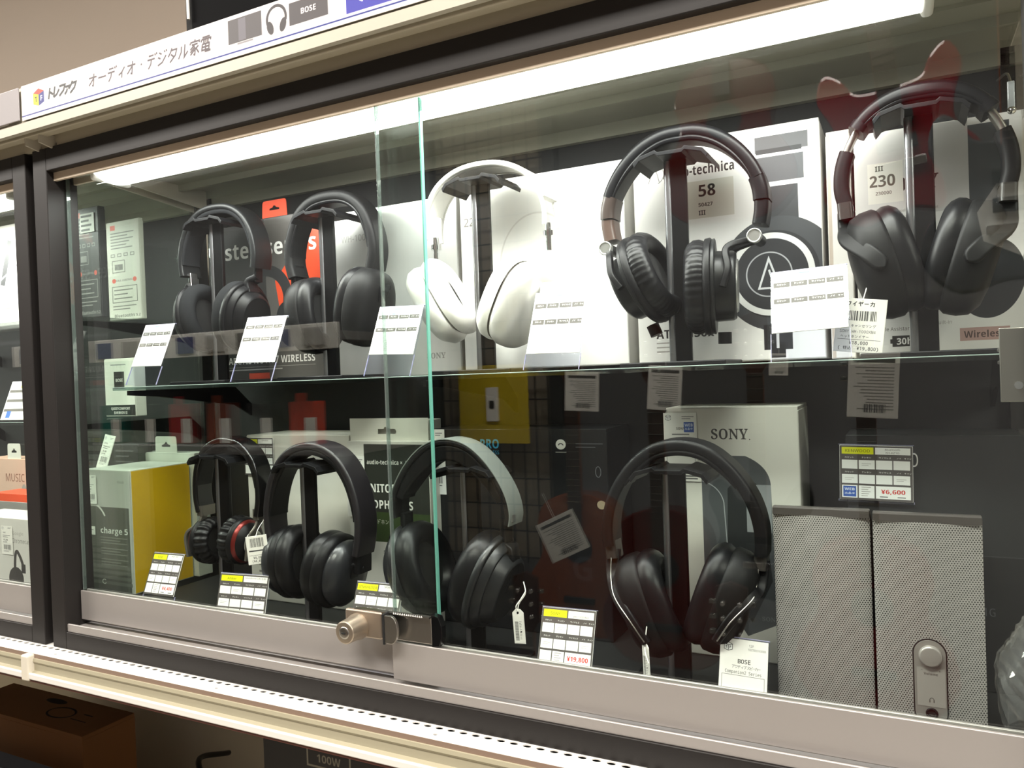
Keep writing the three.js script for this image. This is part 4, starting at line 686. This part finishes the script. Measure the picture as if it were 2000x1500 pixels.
// showcase floor
{
  const ring = mat('#74241f', 0.3, 0.5);
  headphones('small black headphones with red ringed ribbed cups, leftmost on the showcase floor', {
    group: lGroup, x: -0.8294, top: 1.3795, z: lz, height: 0.175, width: 0.03, thick: 0.009, bandMat: M.gloss, pad: [0.14, 0.86, 0.006], padMat: M.leather,
    half: [[-0.059, -0.107], [-0.0635, -0.085], [-0.0625, -0.058], [-0.0555, -0.034], [-0.041, -0.0145], [-0.021, -0.0035], [0, 0]],
    cup: { ry: 0.033, rz: 0.031, tc: 0.02, ts: 0.026, square: 2, wave: (a, v, i) => (i > 2 ? 0.03 * Math.sin(a * 22) : 0),
      layers: (t, T) => [['cup_rim', [[t - 0.001, 0.9], [t + 0.002, 0.99], [t + 0.008, 0.97], [t + 0.009, 0.86]], M.satin], ['red_ring', [[t + 0.0085, 0.9], [t + 0.0125, 0.87], [t + 0.0135, 0.78]], ring], ['cup_shell', [[t + 0.013, 0.8], [t + 0.019, 0.7], [t + 0.022, 0.5]], M.satin], ['cup_cap', [[t + 0.021, 0.54], [t + 0.025, 0.44], [t + 0.0255, 0]], M.silver]] },
    cups: [{ at: [-0.8796, 1.2321], roll: deg(4) }, { at: [-0.8089, 1.237, 0.004], roll: deg(-6) }],
    arm(t, side, { end, hook }) { part('yoke', sweep([[end[0], end[1] + 0.008, 0.002], [end[0] * 1.0, end[1] - 0.012, 0.008], hook(0.026, 0.012, 0.012), hook(0.024, -0.02, 0.014)], rc(0.004, 0.011, 0.0015), { steps: 30 }), mat('#8d8981', 0.35, 0.8), t); part('slider_cap', sweep([[end[0], end[1] + 0.01, 0], [end[0], end[1] - 0.004, 0]], rc(0.011, 0.026, 0.003), { steps: 5 }), mat('#77736c', 0.35, 0.8), t); },
  });
}
headphones('black headphones with a purple tinted band and thick round leather cups', {
  group: lGroup, x: -0.6772, top: 1.374, z: lz, height: 0.225, width: 0.038, thick: 0.01, bandMat: mat('#1b181c', 0.4), pad: [0.12, 0.88, 0.009], padMat: M.leather,
  half: [[-0.074, -0.142], [-0.0785, -0.122], [-0.08, -0.095], [-0.0755, -0.067], [-0.066, -0.042], [-0.0485, -0.0185], [-0.0265, -0.005], [0, 0]],
  cup: { ry: 0.049, rz: 0.045, tc: 0.021, ts: 0.036, square: 2.05, layers: (t, T) => [['cup_shell', [[t - 0.001, 0.9], [t + 0.001, 0.97], [t + 0.01, 0.97], [t + 0.014, 0.88], [t + 0.015, 0.8]], M.satin], ['cup_cap', [[t + 0.0145, 0.82], [t + 0.018, 0.86], [t + 0.026, 0.84], [t + 0.034, 0.66], [t + 0.036, 0.4], [t + 0.036, 0]], mat('#26272a', 0.3)]] },
  cups: [{ at: [-0.7247, 1.2143], roll: deg(6) }, { at: [-0.6469, 1.2097, 0.005], roll: deg(-10) }],
  arm(t, side, { end, hook }) { part('slider_sleeve', sweep([[end[0], end[1] + 0.02, 0], [end[0] * 1.0, end[1] - 0.004, 0], [end[0] * 0.985, end[1] - 0.022, 0]], rc(0.011, 0.028, 0.004), { steps: 16 }), M.satin, t); part('yoke', sweep([[end[0] * 0.985, end[1] - 0.014, 0], hook(0.03, 0.016, 0), hook(0.024, -0.006, 0)], rc(0.007, 0.02, 0.003), { steps: 18 }), M.satin, t); },
});
headphones('black headphones with a grey fabric band and large ringed round cups, behind the lock', {
  group: lGroup, x: -0.4719, top: 1.378, z: lz, height: 0.215, width: 0.034, thick: 0.006, bandMat: M.satin, cover: M.greyFabric, pad: [0.13, 0.87, 0.02], padMat: M.leather, band: [0.03, 0.97],
  half: [[-0.076, -0.104], [-0.0805, -0.087], [-0.0775, -0.067], [-0.067, -0.0455], [-0.05, -0.0235], [-0.027, -0.006], [0, 0]],
  cup: { ry: 0.057, rz: 0.049, tc: 0.025, ts: 0.032, layers: ringShell(mat('#1a1b1d', 0.36), M.black) }, cups: [{ at: [-0.5252, 1.2198], roll: deg(19) }, { at: [-0.4262, 1.2162, 0.006], roll: deg(-20) }],
  arm(t, side, { end, hook }) { part('slider', sweep([[end[0] * 0.97, end[1] + 0.014, 0], [end[0] * 0.97, end[1] - 0.01, 0], [end[0] * 0.96, end[1] - 0.026, 0]], rc(0.008, 0.02, 0.003), { steps: 14 }), M.satin, t); part('yoke', sweep([[end[0] * 0.965, end[1] - 0.018, 0], hook(0.016, 0.05, 0), hook(0.026, 0.026, 0), hook(0.025, 0.0, 0)], rc(0.006, 0.018, 0.002), { steps: 18 }), M.satin, t); part('band_badge', at(rbox(0.001, 0.008, 0.008, 0.0003), (end[0] > 0 ? 1 : -1) * 0.0815, end[1] + 0.016, 0.008), M.silver, t); },
});
headphones('black headphones with glossy sloping band, in front of the tall white carton', {
  group: lGroup, x: -0.2006, top: 1.38, z: lz, height: 0.225, width: 0.036, thick: 0.012, bandMat: M.satin, band: [0.0, 1.0], pad: [0.24, 0.76, 0.007], padMat: M.leather,
  half: [[-0.0825, -0.112], [-0.083, -0.09], [-0.0775, -0.064], [-0.0665, -0.042], [-0.05, -0.0215], [-0.0275, -0.0055], [0, 0]],
  cup: { ry: 0.054, rz: 0.041, tc: 0.021, ts: 0.032, layers: smoothShell(M.soft), square: 2.25 }, cups: [{ at: [-0.2359, 1.2098, 0.004], roll: deg(20), yaw: deg(6) }, { at: [-0.1618, 1.2214, 0.004], roll: deg(-20), yaw: deg(2) }],
  arm(t, side, { end, hook }) {
    part('yoke_joint', sweep([[end[0], end[1] + 0.004, 0], [end[0] * 0.97, end[1] - 0.014, 0.001]], rc(0.012, 0.026, 0.004), { steps: 8 }), mat('#3a3735', 0.32, 0.3), t);
    part('yoke', sweep([[end[0] * 0.985, end[1] - 0.006, 0.002], [end[0] * 0.96, end[1] - 0.03, 0.012], hook(0.024, 0.022, 0.026), hook(0.014, -0.004, 0.041), hook(0.008, -0.028, 0.0395)], (u) => rc(0.016 * (1 - 0.45 * u), 0.006, 0.002), { steps: 30 }), M.satin, t);
    part('yoke_trim', sweep([[end[0] * 0.97, end[1] - 0.01, 0.0125], [end[0] * 0.945, end[1] - 0.03, 0.021], hook(0.026, 0.022, 0.0295), hook(0.0145, -0.004, 0.0445), hook(0.009, -0.026, 0.043)], round(0.0007, 6), { steps: 30 }), M.steel, t);
  },
});
const st = 'headphone stands';
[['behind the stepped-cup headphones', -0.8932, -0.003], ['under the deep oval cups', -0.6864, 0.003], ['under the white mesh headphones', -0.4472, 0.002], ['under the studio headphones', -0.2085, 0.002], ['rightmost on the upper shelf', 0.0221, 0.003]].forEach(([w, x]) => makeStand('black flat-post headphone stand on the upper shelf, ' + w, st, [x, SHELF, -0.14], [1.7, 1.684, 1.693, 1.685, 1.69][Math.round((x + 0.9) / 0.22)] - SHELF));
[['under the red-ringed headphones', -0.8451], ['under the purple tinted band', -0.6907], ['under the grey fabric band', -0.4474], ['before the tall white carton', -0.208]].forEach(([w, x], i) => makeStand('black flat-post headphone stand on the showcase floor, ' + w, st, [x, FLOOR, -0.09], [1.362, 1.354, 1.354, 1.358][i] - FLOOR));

// ---------- price cards ----------
function cardTex(o) {
  return canvas(440, 460, (x, w, h) => {
    fill(x, '#55504e', 0, 0, w, h);
    const pale = o.pale, cell = '#f3f2ee';
    if (pale) fill(x, '#f2f1ee', 0, 0, w, h);
    fill(x, pale ? '#f5f4f1' : '#e2e31c', 12, 14, 196, 58); fill(x, '#efeeea', 218, 14, 210, 58);
    text(x, o.brand, 110, 44, 32, pale ? '#8f8c86' : '#6e6c14', 'sans-serif', 'center', false, 180); text(x, o.model, 322, 30, 21, '#6b6864', 'sans-serif', 'center', false, 200); text(x, o.model2 ?? '', 322, 56, 21, '#6b6864', 'sans-serif', 'center', false, 200);
    if (pale) { fill(x, '#5fa9dc', 160, 20, 70, 10); if (o.blue) fill(x, '#3f9fd8', 110, 72, 70, 8); }
    for (let r = 0; r < 2; r++) for (let c = 0; c < 4; c++) {
      const X = 12 + c * 105, Y = 84 + r * 124; if (pale) fill(x, '#3f3a36', X, Y, 98, 38);
      kana(x, ['カセット', 'テレホン', 'ワイヤレス', 'ノイズキャン'][c], X + 18, Y + 9, 14, '#e8e6e2', 15, 2); fill(x, cell, X, Y + 38, 98, 76);
      if ((r * 4 + c) % 3 === 1) lines(x, X + 18, Y + 66, 60, 2, 14, '#b5b2ac', 4);
    }
    fill(x, cell, 12, 338, 96, 106); fill(x, cell, 116, 338, 96, 106); fill(x, cell, 220, 338, 208, 106);
    if (o.web) { fill(x, '#2f56a8', 20, 346, 80, 90); text(x, 'WEB', 60, 372, 30, '#dfe6f2', 'sans-serif', 'center'); kana(x, '出品中', 28, 396, 20, '#dfe6f2', 22, 2.6); }
    lines(x, 132, 350, 60, 5, 18, '#9a978f', 5);
    if (o.price) { text(x, o.price, 324, 384, 48, '#cc2a22', 'sans-serif', 'center', true, 170); lines(x, 244, 424, 50, 1, 8, '#444', 7); lines(x, 350, 424, 50, 1, 8, '#444', 7); }
    if (pale) { x.strokeStyle = '#b9b5ae'; x.lineWidth = 2; for (let c = 0; c < 5; c++) { x.beginPath(); x.moveTo(9 + c * 105, 84); x.lineTo(9 + c * 105, 448); x.stroke(); } x.strokeRect(8, 330, 424, 118); }
  });
}
function priceCard(label, group, [x, y, z], w, h, lean, roll, o, drop = 0.02) {
  const t = thing('price_card', label, 'price card', [x, y, z], group); t.rotation.order = 'YZX'; t.rotation.set(-lean * D, (o.yaw ?? 0) * D, roll * D);
  part('card', at(rbox(w, h, 0.0008, 0.0003), 0, h / 2, 0), M.card, t);
  part('card_print', at(new THREE.PlaneGeometry(w - 0.0006, h - 0.0006), 0, h / 2, 0.0006), printed(cardTex(o), 0.4), t);
  if (o.bare) return t;
  part('holder', at(box(w + 0.002, h + drop + 0.001, 0.0012), 0, (h - drop) / 2, -0.0016), M.acrylic, t);
  part('holder_edge', mergeGeometries([at(box(0.0005, drop, 0.0014), w / 2 + 0.001, -drop / 2, -0.0016), at(box(0.0005, drop, 0.0014), -w / 2 - 0.001, -drop / 2, -0.0016), at(box(w + 0.002, 0.0005, 0.0014), 0, h + 0.0007, -0.0016)]), M.acrylicEdge, t);
  part('holder_foot', at(box(w + 0.002, 0.0012, 0.03), 0, -drop, -0.016), M.acrylic, t, null, [lean * D, 0, 0]).position.set(0, 0, 0);
  return t;
}
const cu = 'price cards on the upper shelf', cl = 'price cards on the showcase floor';
priceCard('pale price card leftmost on the upper shelf, partly before the slim cartons', cu, [-0.9698, 1.4817, -0.07], 0.062, 0.0667, 23, -1, { pale: true, brand: 'Beoplay', model: 'H95' }, 0.028);
priceCard('pale price card with two blue marks before the black and orange carton', cu, [-0.7584, 1.4788, -0.07], 0.07, 0.0663, 22, -1, { pale: true, brand: 'JVC', model: 'HA', blue: true }, 0.026);
priceCard('pale price card behind the left edge of the glass pane overlap', cu, [-0.5402, 1.4796, -0.07], 0.064, 0.0634, 22, -2, { pale: true, brand: 'SONY', model: 'WH-1000XM5', blue: true }, 0.027);
priceCard('pale price card below the right cup of the white headphones', cu, [-0.3305, 1.4715, -0.07], 0.062, 0.0735, 23, -1, { pale: true, brand: 'Apple', model: 'AirPods Max' }, 0.018);
priceCard('large pale price card between the studio and the rightmost headphones', cu, [-0.0734, 1.4807, -0.07], 0.066, 0.064, 22, 2, { pale: true, brand: 'audio-technica', model: 'ATH-M50x' }, 0.028);
priceCard('yellow-headed price card leftmost, before the yellow carton side', cl, [-0.9192, 1.1651, -0.035], 0.061, 0.0569, 22, 1, { brand: 'SONY', model: 'MDR-1RBT', price: '¥4,400' });
priceCard('yellow-headed price card before the red-ringed headphones', cl, [-0.7687, 1.1451, -0.035], 0.0868, 0.0595, 15, 2, { brand: 'Anker', model: 'Soundcore Life Q30', price: '¥5,500' });
priceCard('yellow-headed price card standing just above the lock cylinder', cl, [-0.5539, 1.1545, -0.03], 0.067, 0.06, 22, 1, { brand: 'SENNHEISER', model: 'SPORT PRO', price: '¥8,800' });
priceCard('yellow-headed price card marked 19,800, right of the barcode tag', cl, [-0.3149, 1.1488, -0.035], 0.0605, 0.059, 22, 1, { brand: 'SONY', model: 'ワイヤレス', model2: 'WH-1000XM4', price: '¥19,800' });
priceCard('yellow-headed price card marked 6,600 hung above the two grey speakers', cl, [-0.0265, 1.3066, -0.194], 0.0685, 0.057, 0, -1, { brand: 'KENWOOD', model: 'Bluetooth', model2: 'KH-KZ1G', price: '¥6,600', web: true }, 0.002);
priceCard('yellow-headed price card stuck to the wide white carton at the back', cl, [-0.8756, 1.3115, -0.187], 0.06, 0.057, 0, 0, { brand: 'audio-technica', model: 'ATH-M50x', price: '¥8,800', bare: true });
{
  const t = priceCard('white price card without colour left of the grey speakers', cl, [-0.1388, 1.1442, -0.04], 0.0438, 0.0515, 18, -1, { brand: '', model: '', bare: true });
  t.children[1].material = printed(canvas(360, 420, (x, w, h) => { fill(x, '#eeebe8', 0, 0, w, h); cubeLogo(x, 30, 26, 62, true); text(x, '●', 176, 44, 26, '#444'); text(x, '12F', 216, 38, 24, '#555', 'sans-serif', 'left', false); text(x, '1027005743080', 210, 66, 22, '#555', 'sans-serif', 'left', false, 136); text(x, 'BOSE', 186, 158, 42, '#222', 'monospace', 'center', true); kana(x, 'アクティブ', 92, 186, 26, '#555', 22, 2.4); kana(x, 'スピーカー', 206, 186, 26, '#555', 20, 2.4); text(x, 'Companion2 SeriesⅡ', 186, 238, 32, '#222', 'monospace', 'center', false, 290); x.strokeStyle = '#666'; x.lineWidth = 3; x.strokeRect(20, 262, 320, 140); }), 0.5);
  part('holder', at(box(0.046, 0.0535, 0.0012), 0, 0.0262, -0.0016), M.acrylic, t); part('holder_edge', at(rbox(0.046, 0.0012, 0.0024, 0.0004), 0, 0.0528, -0.001), M.acrylicEdge, t);
  const b = thing('price_card', 'blank-topped white card half hidden behind another card by the white headphones', 'price card', [-0.3444, 1.5394, -0.115], cu); b.rotation.set(-0.3, 0, 0);
  part('card', at(rbox(0.038, 0.03, 0.0008, 0.0003), 0, 0, 0), M.card, b); part('card_print', at(new THREE.PlaneGeometry(0.037, 0.029), 0, 0, 0.0006), printed(canvas(256, 200, (x) => { fill(x, '#f0eeea', 0, 0, 256, 200); kana(x, 'ワイヤレス', 40, 120, 34, '#8a857d', 36, 5); }), 0.5), b);
}
// paper barcode slip and strung tags
function slip(label, p, w, h, tex, rot, group) {
  const t = thing('price_tag', label, 'tag', p, group); t.rotation.set(...rot);
  part('tag_card', rbox(w, h, 0.0008, 0.0003), M.paper, t); part('tag_print', new THREE.PlaneGeometry(w - 0.001, h - 0.001), printed(tex, 0.6), t, [0, 0, 0.0006]);
  part('string', wire([[0, h / 2 - 0.002, 0.0008], [0.002, h / 2 + 0.008, -0.004], [0.004, h / 2 + 0.02, -0.018]], 0.0005, 16), M.paper, t); return t;
}
slip('white barcode slip marked 18,000 hanging under the rightmost headphones', [-0.0324, 1.4839, -0.1], 0.042, 0.05, canvas(360, 400, (x, w, h) => { fill(x, '#f2efe8', 0, 0, w, h); kana(x, 'ワイヤーカ', 60, 16, 40, '#333', 44, 6); barcode(x, 60, 90, 240, 74); kana(x, 'ノイズキャンセリング', 30, 190, 24, '#444', 27, 2.6); text(x, 'SONY WH-1000XM4', 30, 246, 30, '#444', 'monospace', 'left', false, 300); kana(x, 'ヘッドホンイヤー', 40, 272, 24, '#444', 27, 2.6); fill(x, '#444', 20, 306, 320, 3); text(x, '¥18,000', 180, 332, 34, '#333', 'monospace', 'center'); kana(x, '税込', 66, 356, 30, '#333', 32, 3); text(x, '(      ¥19,800)', 180, 372, 34, '#333', 'monospace', 'center'); }), [-0.05, 0.1, -0.12]);
slip('white barcode slip between the two leftmost headphones on the showcase floor', [-0.7566, 1.2336, -0.06], 0.034, 0.037, canvas(256, 280, (x, w, h) => { fill(x, '#e9e6df', 0, 0, w, h); barcode(x, 40, 20, 180, 90); lines(x, 24, 140, 190, 1, 8, '#444', 14); fill(x, '#444', 20, 190, 210, 3); text(x, '¥4,000', 130, 216, 34, '#333', 'monospace', 'center'); text(x, '(¥4,400)', 130, 250, 34, '#333', 'monospace', 'center'); }), [-0.05, 0.1, 0.16]);
{
  const tex = canvas(120, 320, (x, w, h) => { fill(x, '#eceae4', 0, 0, w, h); for (let i = 0, y = 70; y < 290; i++) { const q = 2 + (i * 7) % 5; fill(x, '#222', 16, y, 42, q); y += q + 3; } lines(x, 68, 70, 30, 12, 18, '#555', 5); fill(x, '#333', 78, 180, 14, 14); });
  const mk = (label, [x, y, z], w, h, roll, yaw, strings) => {
    const t = thing('price_tag', label, 'tag', [x, y, z], 'strung barcode tags'); t.rotation.set(0, yaw, roll);
    part('tag_card', extr([[-w / 2, -h / 2], [w / 2, -h / 2], [w / 2, h / 2 - w * 0.3], [w * 0.2, h / 2], [-w * 0.2, h / 2], [-w / 2, h / 2 - w * 0.3]], 0.0008), M.paper, t);
    part('tag_print', new THREE.PlaneGeometry(w * 0.92, h * 0.8), printed(tex, 0.6), t, [0, -h * 0.08, 0.0011]); part('eyelet', cyl(0.0012, 0.0014, 12).rotateX(Math.PI / 2), M.dark, t, [0, h / 2 - w * 0.3, 0.0006]);
    for (const s of strings) part('string', wire(s, 0.0006, 30), M.paper, t);
  };
  mk('strung white barcode tag facing out under the ringed round cups', [-0.3667, 1.1847, -0.04], 0.0125, 0.0365, 0.05, 0.1, [[[0, 0.016, 0.001], [0.002, 0.024, 0.0], [0.0085, 0.034, -0.004], [0.006, 0.045, -0.008]], [[0, 0.016, 0.001], [-0.001, 0.021, 0.002], [0.004, 0.028, 0.0], [0.009, 0.036, -0.004]]]);
  mk('strung white barcode tag turned edge-on under the glossy sloping band', [-0.2303, 1.1641, -0.045], 0.012, 0.036, 0.05, -0.75, [[[0, 0.016, 0.001], [-0.004, 0.022, 0.004], [-0.014, 0.028, 0.006], [-0.0165, 0.038, 0.002]], [[0, 0.016, 0.001], [0.002, 0.028, 0], [0, 0.04, -0.004], [-0.006, 0.047, -0.01]], [[0, 0.015, 0.001], [0.006, 0.01, 0.004], [0.011, 0.002, 0.004]]]);
}

// ---------- desktop speakers ----------
const holesTex = canvas(64, 110, (x, w, h) => { fill(x, '#b1aeab', 0, 0, w, h); x.fillStyle = '#343231'; for (const [a, b] of [[0, 0], [64, 0], [0, 110], [64, 110], [32, 55]]) { x.beginPath(); x.arc(a, b, 16, 0, 7); x.fill(); } }, { repeat: [1 / 0.0022, 1 / 0.0038] });
const holesBump = canvas(64, 110, (x, w, h) => { fill(x, '#fff', 0, 0, w, h); x.fillStyle = '#000'; for (const [a, b] of [[0, 0], [64, 0], [0, 110], [64, 110], [32, 55]]) { x.beginPath(); x.arc(a, b, 17, 0, 7); x.fill(); } }, { srgb: false, repeat: [1 / 0.0022, 1 / 0.0038] });
const grille = new THREE.MeshPhysicalMaterial({ map: holesTex, bumpMap: holesBump, bumpScale: 0.0004, roughness: 0.5, metalness: 0.2 });
function speaker(label, [x0, x1], y0, y1, z, turn, control) {
  const w = x1 - x0, h = y1 - y0, t = thing('desktop_speaker', label, 'speaker', [(x0 + x1) / 2, y0, z], 'desktop speakers'); t.rotation.y = turn;
  // wedge: the top falls away towards the back
  part('cabinet', extr([[0, 0.001], [0, h - 0.006], [-0.012, h - 0.007], [-0.13, h - 0.045], [-0.135, 0.01], [-0.12, 0.001]], w - 0.006, 0.002).rotateY(-Math.PI / 2).translate(w / 2 - 0.003, 0, 0), mat('#3c3b3b', 0.5), t);
  part('top_cap', extr([[0.004, h - 0.006], [0.004, h - 0.001], [0.002, h], [-0.006, h - 0.0005], [-0.13, h - 0.041], [-0.13, h - 0.046], [-0.008, h - 0.006]], w - 0.002, 0.0008).rotateY(-Math.PI / 2).translate(w / 2 - 0.001, 0, 0), mat('#57524f', 0.35, 0.3), t);
  // grille: slightly bowed sheet wrapped round the front corners
  const s = [], n = 48; for (let i = 0; i <= n; i++) { const u = Math.sin((i / n - 0.5) * Math.PI); s.push([u * w * 0.5, 0.003 * (1 - u * u) + 0.002 * Math.sqrt(Math.max(0, 1 - Math.pow(u, 16)))]); }
  const P = [], U = [], I = [], H = h - 0.0065, R = 2; for (let j = 0; j <= R; j++) s.forEach(([a, b]) => { P.push(a, H * j / R, b); U.push(a, H * j / R); });
  for (let j = 0; j < R; j++) for (let i = 0; i < n; i++) { const a = j * (n + 1) + i, b = a + 1, c = a + n + 1, d = c + 1; I.push(a, b, c, b, d, c); }
  const g = new THREE.BufferGeometry(); g.setAttribute('position', new THREE.Float32BufferAttribute(P, 3)); g.setAttribute('uv', new THREE.Float32BufferAttribute(U, 2)); g.setIndex(I); g.computeVertexNormals();
  part('grille', g, grille, t);
  if (control) {
    const c = sub('control_panel', t, [0.0157 - (x0 + x1) / 2, 1.1683 - y0, 0.0046]), H2 = 0.0375, r = 0.0125, q = new THREE.Shape();
    q.absarc(0, H2 - r, r, 0, Math.PI); q.absarc(0, -H2 + r, r, Math.PI, 2 * Math.PI); 
    part('panel_groove', new THREE.ExtrudeGeometry(q, { depth: 0.0008, bevelEnabled: true, bevelSize: 0.0009, bevelThickness: 0.0002, curveSegments: 20 }), M.dark, c);
    part('panel_plate', new THREE.ExtrudeGeometry(q, { depth: 0.0012, bevelEnabled: true, bevelSize: 0, bevelThickness: 0.0004, bevelOffset: -0.0002, curveSegments: 20 }), mat('#a19d99', 0.4, 0.4), c, [0, 0, 0.0004]);
    const k = part('volume_knob', new THREE.LatheGeometry([[0, 0.0046], [0.0074, 0.0046], [0.0086, 0.004], [0.0091, 0.0028], [0.0091, 0]].map(([a, b]) => new THREE.Vector2(a, b)), 40).rotateX(Math.PI / 2), mat('#aeaaa6', 0.35, 0.4), c, [0.0005, 0.024, 0.002]);
    part('jack_rim', new THREE.TorusGeometry(0.0038, 0.0011, 10, 32), M.satin, c, [0.0005, -0.0265, 0.0022]);
    part('jack_hole', cyl(0.0034, 0.001, 24).rotateX(Math.PI / 2), M.dark, c, [0.0005, -0.0265, 0.0016]);
    part('panel_print', new THREE.PlaneGeometry(0.022, 0.034), printed(canvas(220, 340, (x, w2, h2) => { fill(x, '#a19d99', 0, 0, w2, h2); text(x, '−', 40, 24, 26, '#4b4845', 'sans-serif', 'center'); text(x, '+', 178, 24, 26, '#4b4845', 'sans-serif', 'center'); text(x, 'Volume', 110, 54, 30, '#4b4845', 'sans-serif', 'center'); x.strokeStyle = '#4b4845'; x.lineWidth = 5; x.beginPath(); x.arc(112, 280, 16, Math.PI, 0); x.stroke(); fill(x, '#4b4845', 92, 280, 8, 24); fill(x, '#4b4845', 124, 280, 8, 24); }), 0.45), c, [0.0005, -0.0035, 0.00235]);
  }
  return t;
}
speaker('grey mesh desktop speaker with plain front, left of the pair', [-0.1127, -0.0286], FLOOR, 1.3159, -0.0835, 0.0, false);
speaker('grey mesh desktop speaker with volume knob and headphone jack', [-0.0265, 0.0583], FLOOR, 1.3148, -0.0815, 0.0, true);

// ---------- odds and ends at the right ----------
{
  const t = thing('plastic_bag', 'crumpled clear plastic bag at the right picture edge beside the grey speakers', 'bag', [0.0838 + 0.012, FLOOR, -0.1]);
  let g = new THREE.IcosahedronGeometry(1, 9); g.deleteAttribute('normal'); g.deleteAttribute('uv'); g = mergeVertices(g, 1e-5); const p = g.attributes.position, v = new THREE.Vector3(), dirs = Array.from({ length: 46 }, () => [new THREE.Vector3(rnd() - 0.5, rnd() - 0.5, rnd() - 0.5).normalize(), 0.72 + rnd() * 0.26]);
  for (let i = 0; i < p.count; i++) { v.fromBufferAttribute(p, i); let r = 1.06; for (const [d, k] of dirs) { const q = v.dot(d); if (q > 0.2) r = Math.min(r, k / q); } r += 0.02 * Math.sin(v.x * 19 + v.y * 23); p.setXYZ(i, v.x * r * 0.034 * (1.1 - 0.35 * v.y), Math.max(0.001, 0.058 + v.y * r * 0.062), v.z * r * 0.04); }
  g = g.toNonIndexed(); g.computeVertexNormals();
  part('film', g, new THREE.MeshPhysicalMaterial({ color: '#f2f2f2', roughness: 0.06, transmission: 0.92, thickness: 0, ior: 1.6 }), t);
  part('wrapped_adapter', at(rbox(0.04, 0.05, 0.03, 0.006), 0.012, 0.03, 0), M.satin, t);
  const k = thing('shelf_clip', 'brushed metal clip plate at the right end of the glass shelf', 'clip', [0.0812, 1.4438, -0.03]);
  part('clip_plate', at(rbox(0.024, 0.058, 0.002, 0.0008), 0, 0, 0), M.steel, k); part('clip_jaw', mergeGeometries([at(rbox(0.024, 0.003, 0.016, 0.001), 0, 0.012, -0.008), at(rbox(0.024, 0.003, 0.016, 0.001), 0, 0.002, -0.008)]), M.steel, k); part('clip_screw', cyl(0.003, 0.002, 20).rotateX(Math.PI / 2), M.chrome, k, [0, -0.016, 0.0015]);
  const h = thing('display_hook', 'clear hanging hook with a round tip high at the right', 'hook', [0.0968, 1.685, -0.16]);
  part('hook_strip', at(rbox(0.006, 0.026, 0.003, 0.001), 0, 0.004, 0), mat('#e9ecec', 0.05, 0, { transmission: 0.7 }), h); part('hook_tip', at(new THREE.SphereGeometry(0.0036, 20, 14), 0, -0.01, 0.002), M.chrome, h); part('hook_wire', wire([[0, 0.016, 0], [0, 0.03, -0.02], [0, 0.05, -0.1]], 0.0012, 20), M.steel, h);
  // stock on the top shelf
  const tv = thing('flat_television', 'black television standing on the top shelf with a white tie hanging from it', 'television', [-0.9016, 1.811, -0.12]);
  part('screen_frame', at(rbox(0.95, 0.46, 0.03, 0.004), 0.475, 0.255, 0), M.dark, tv); part('screen', at(box(0.92, 0.43, 0.001), 0.475, 0.257, 0.0156), mat('#08080a', 0.75, 0, { specularIntensity: 0.2 }), tv); part('stand_foot', at(rbox(0.3, 0.02, 0.12, 0.004), 0.475, 0.01, 0), M.black, tv); part('tie', wire([[0.012, 0.4, 0.02], [0.013, 0.3, 0.021], [0.014, 0.16, 0.021]], 0.0022, 20), M.paper, tv);
}
renderer.render(scene, camera);
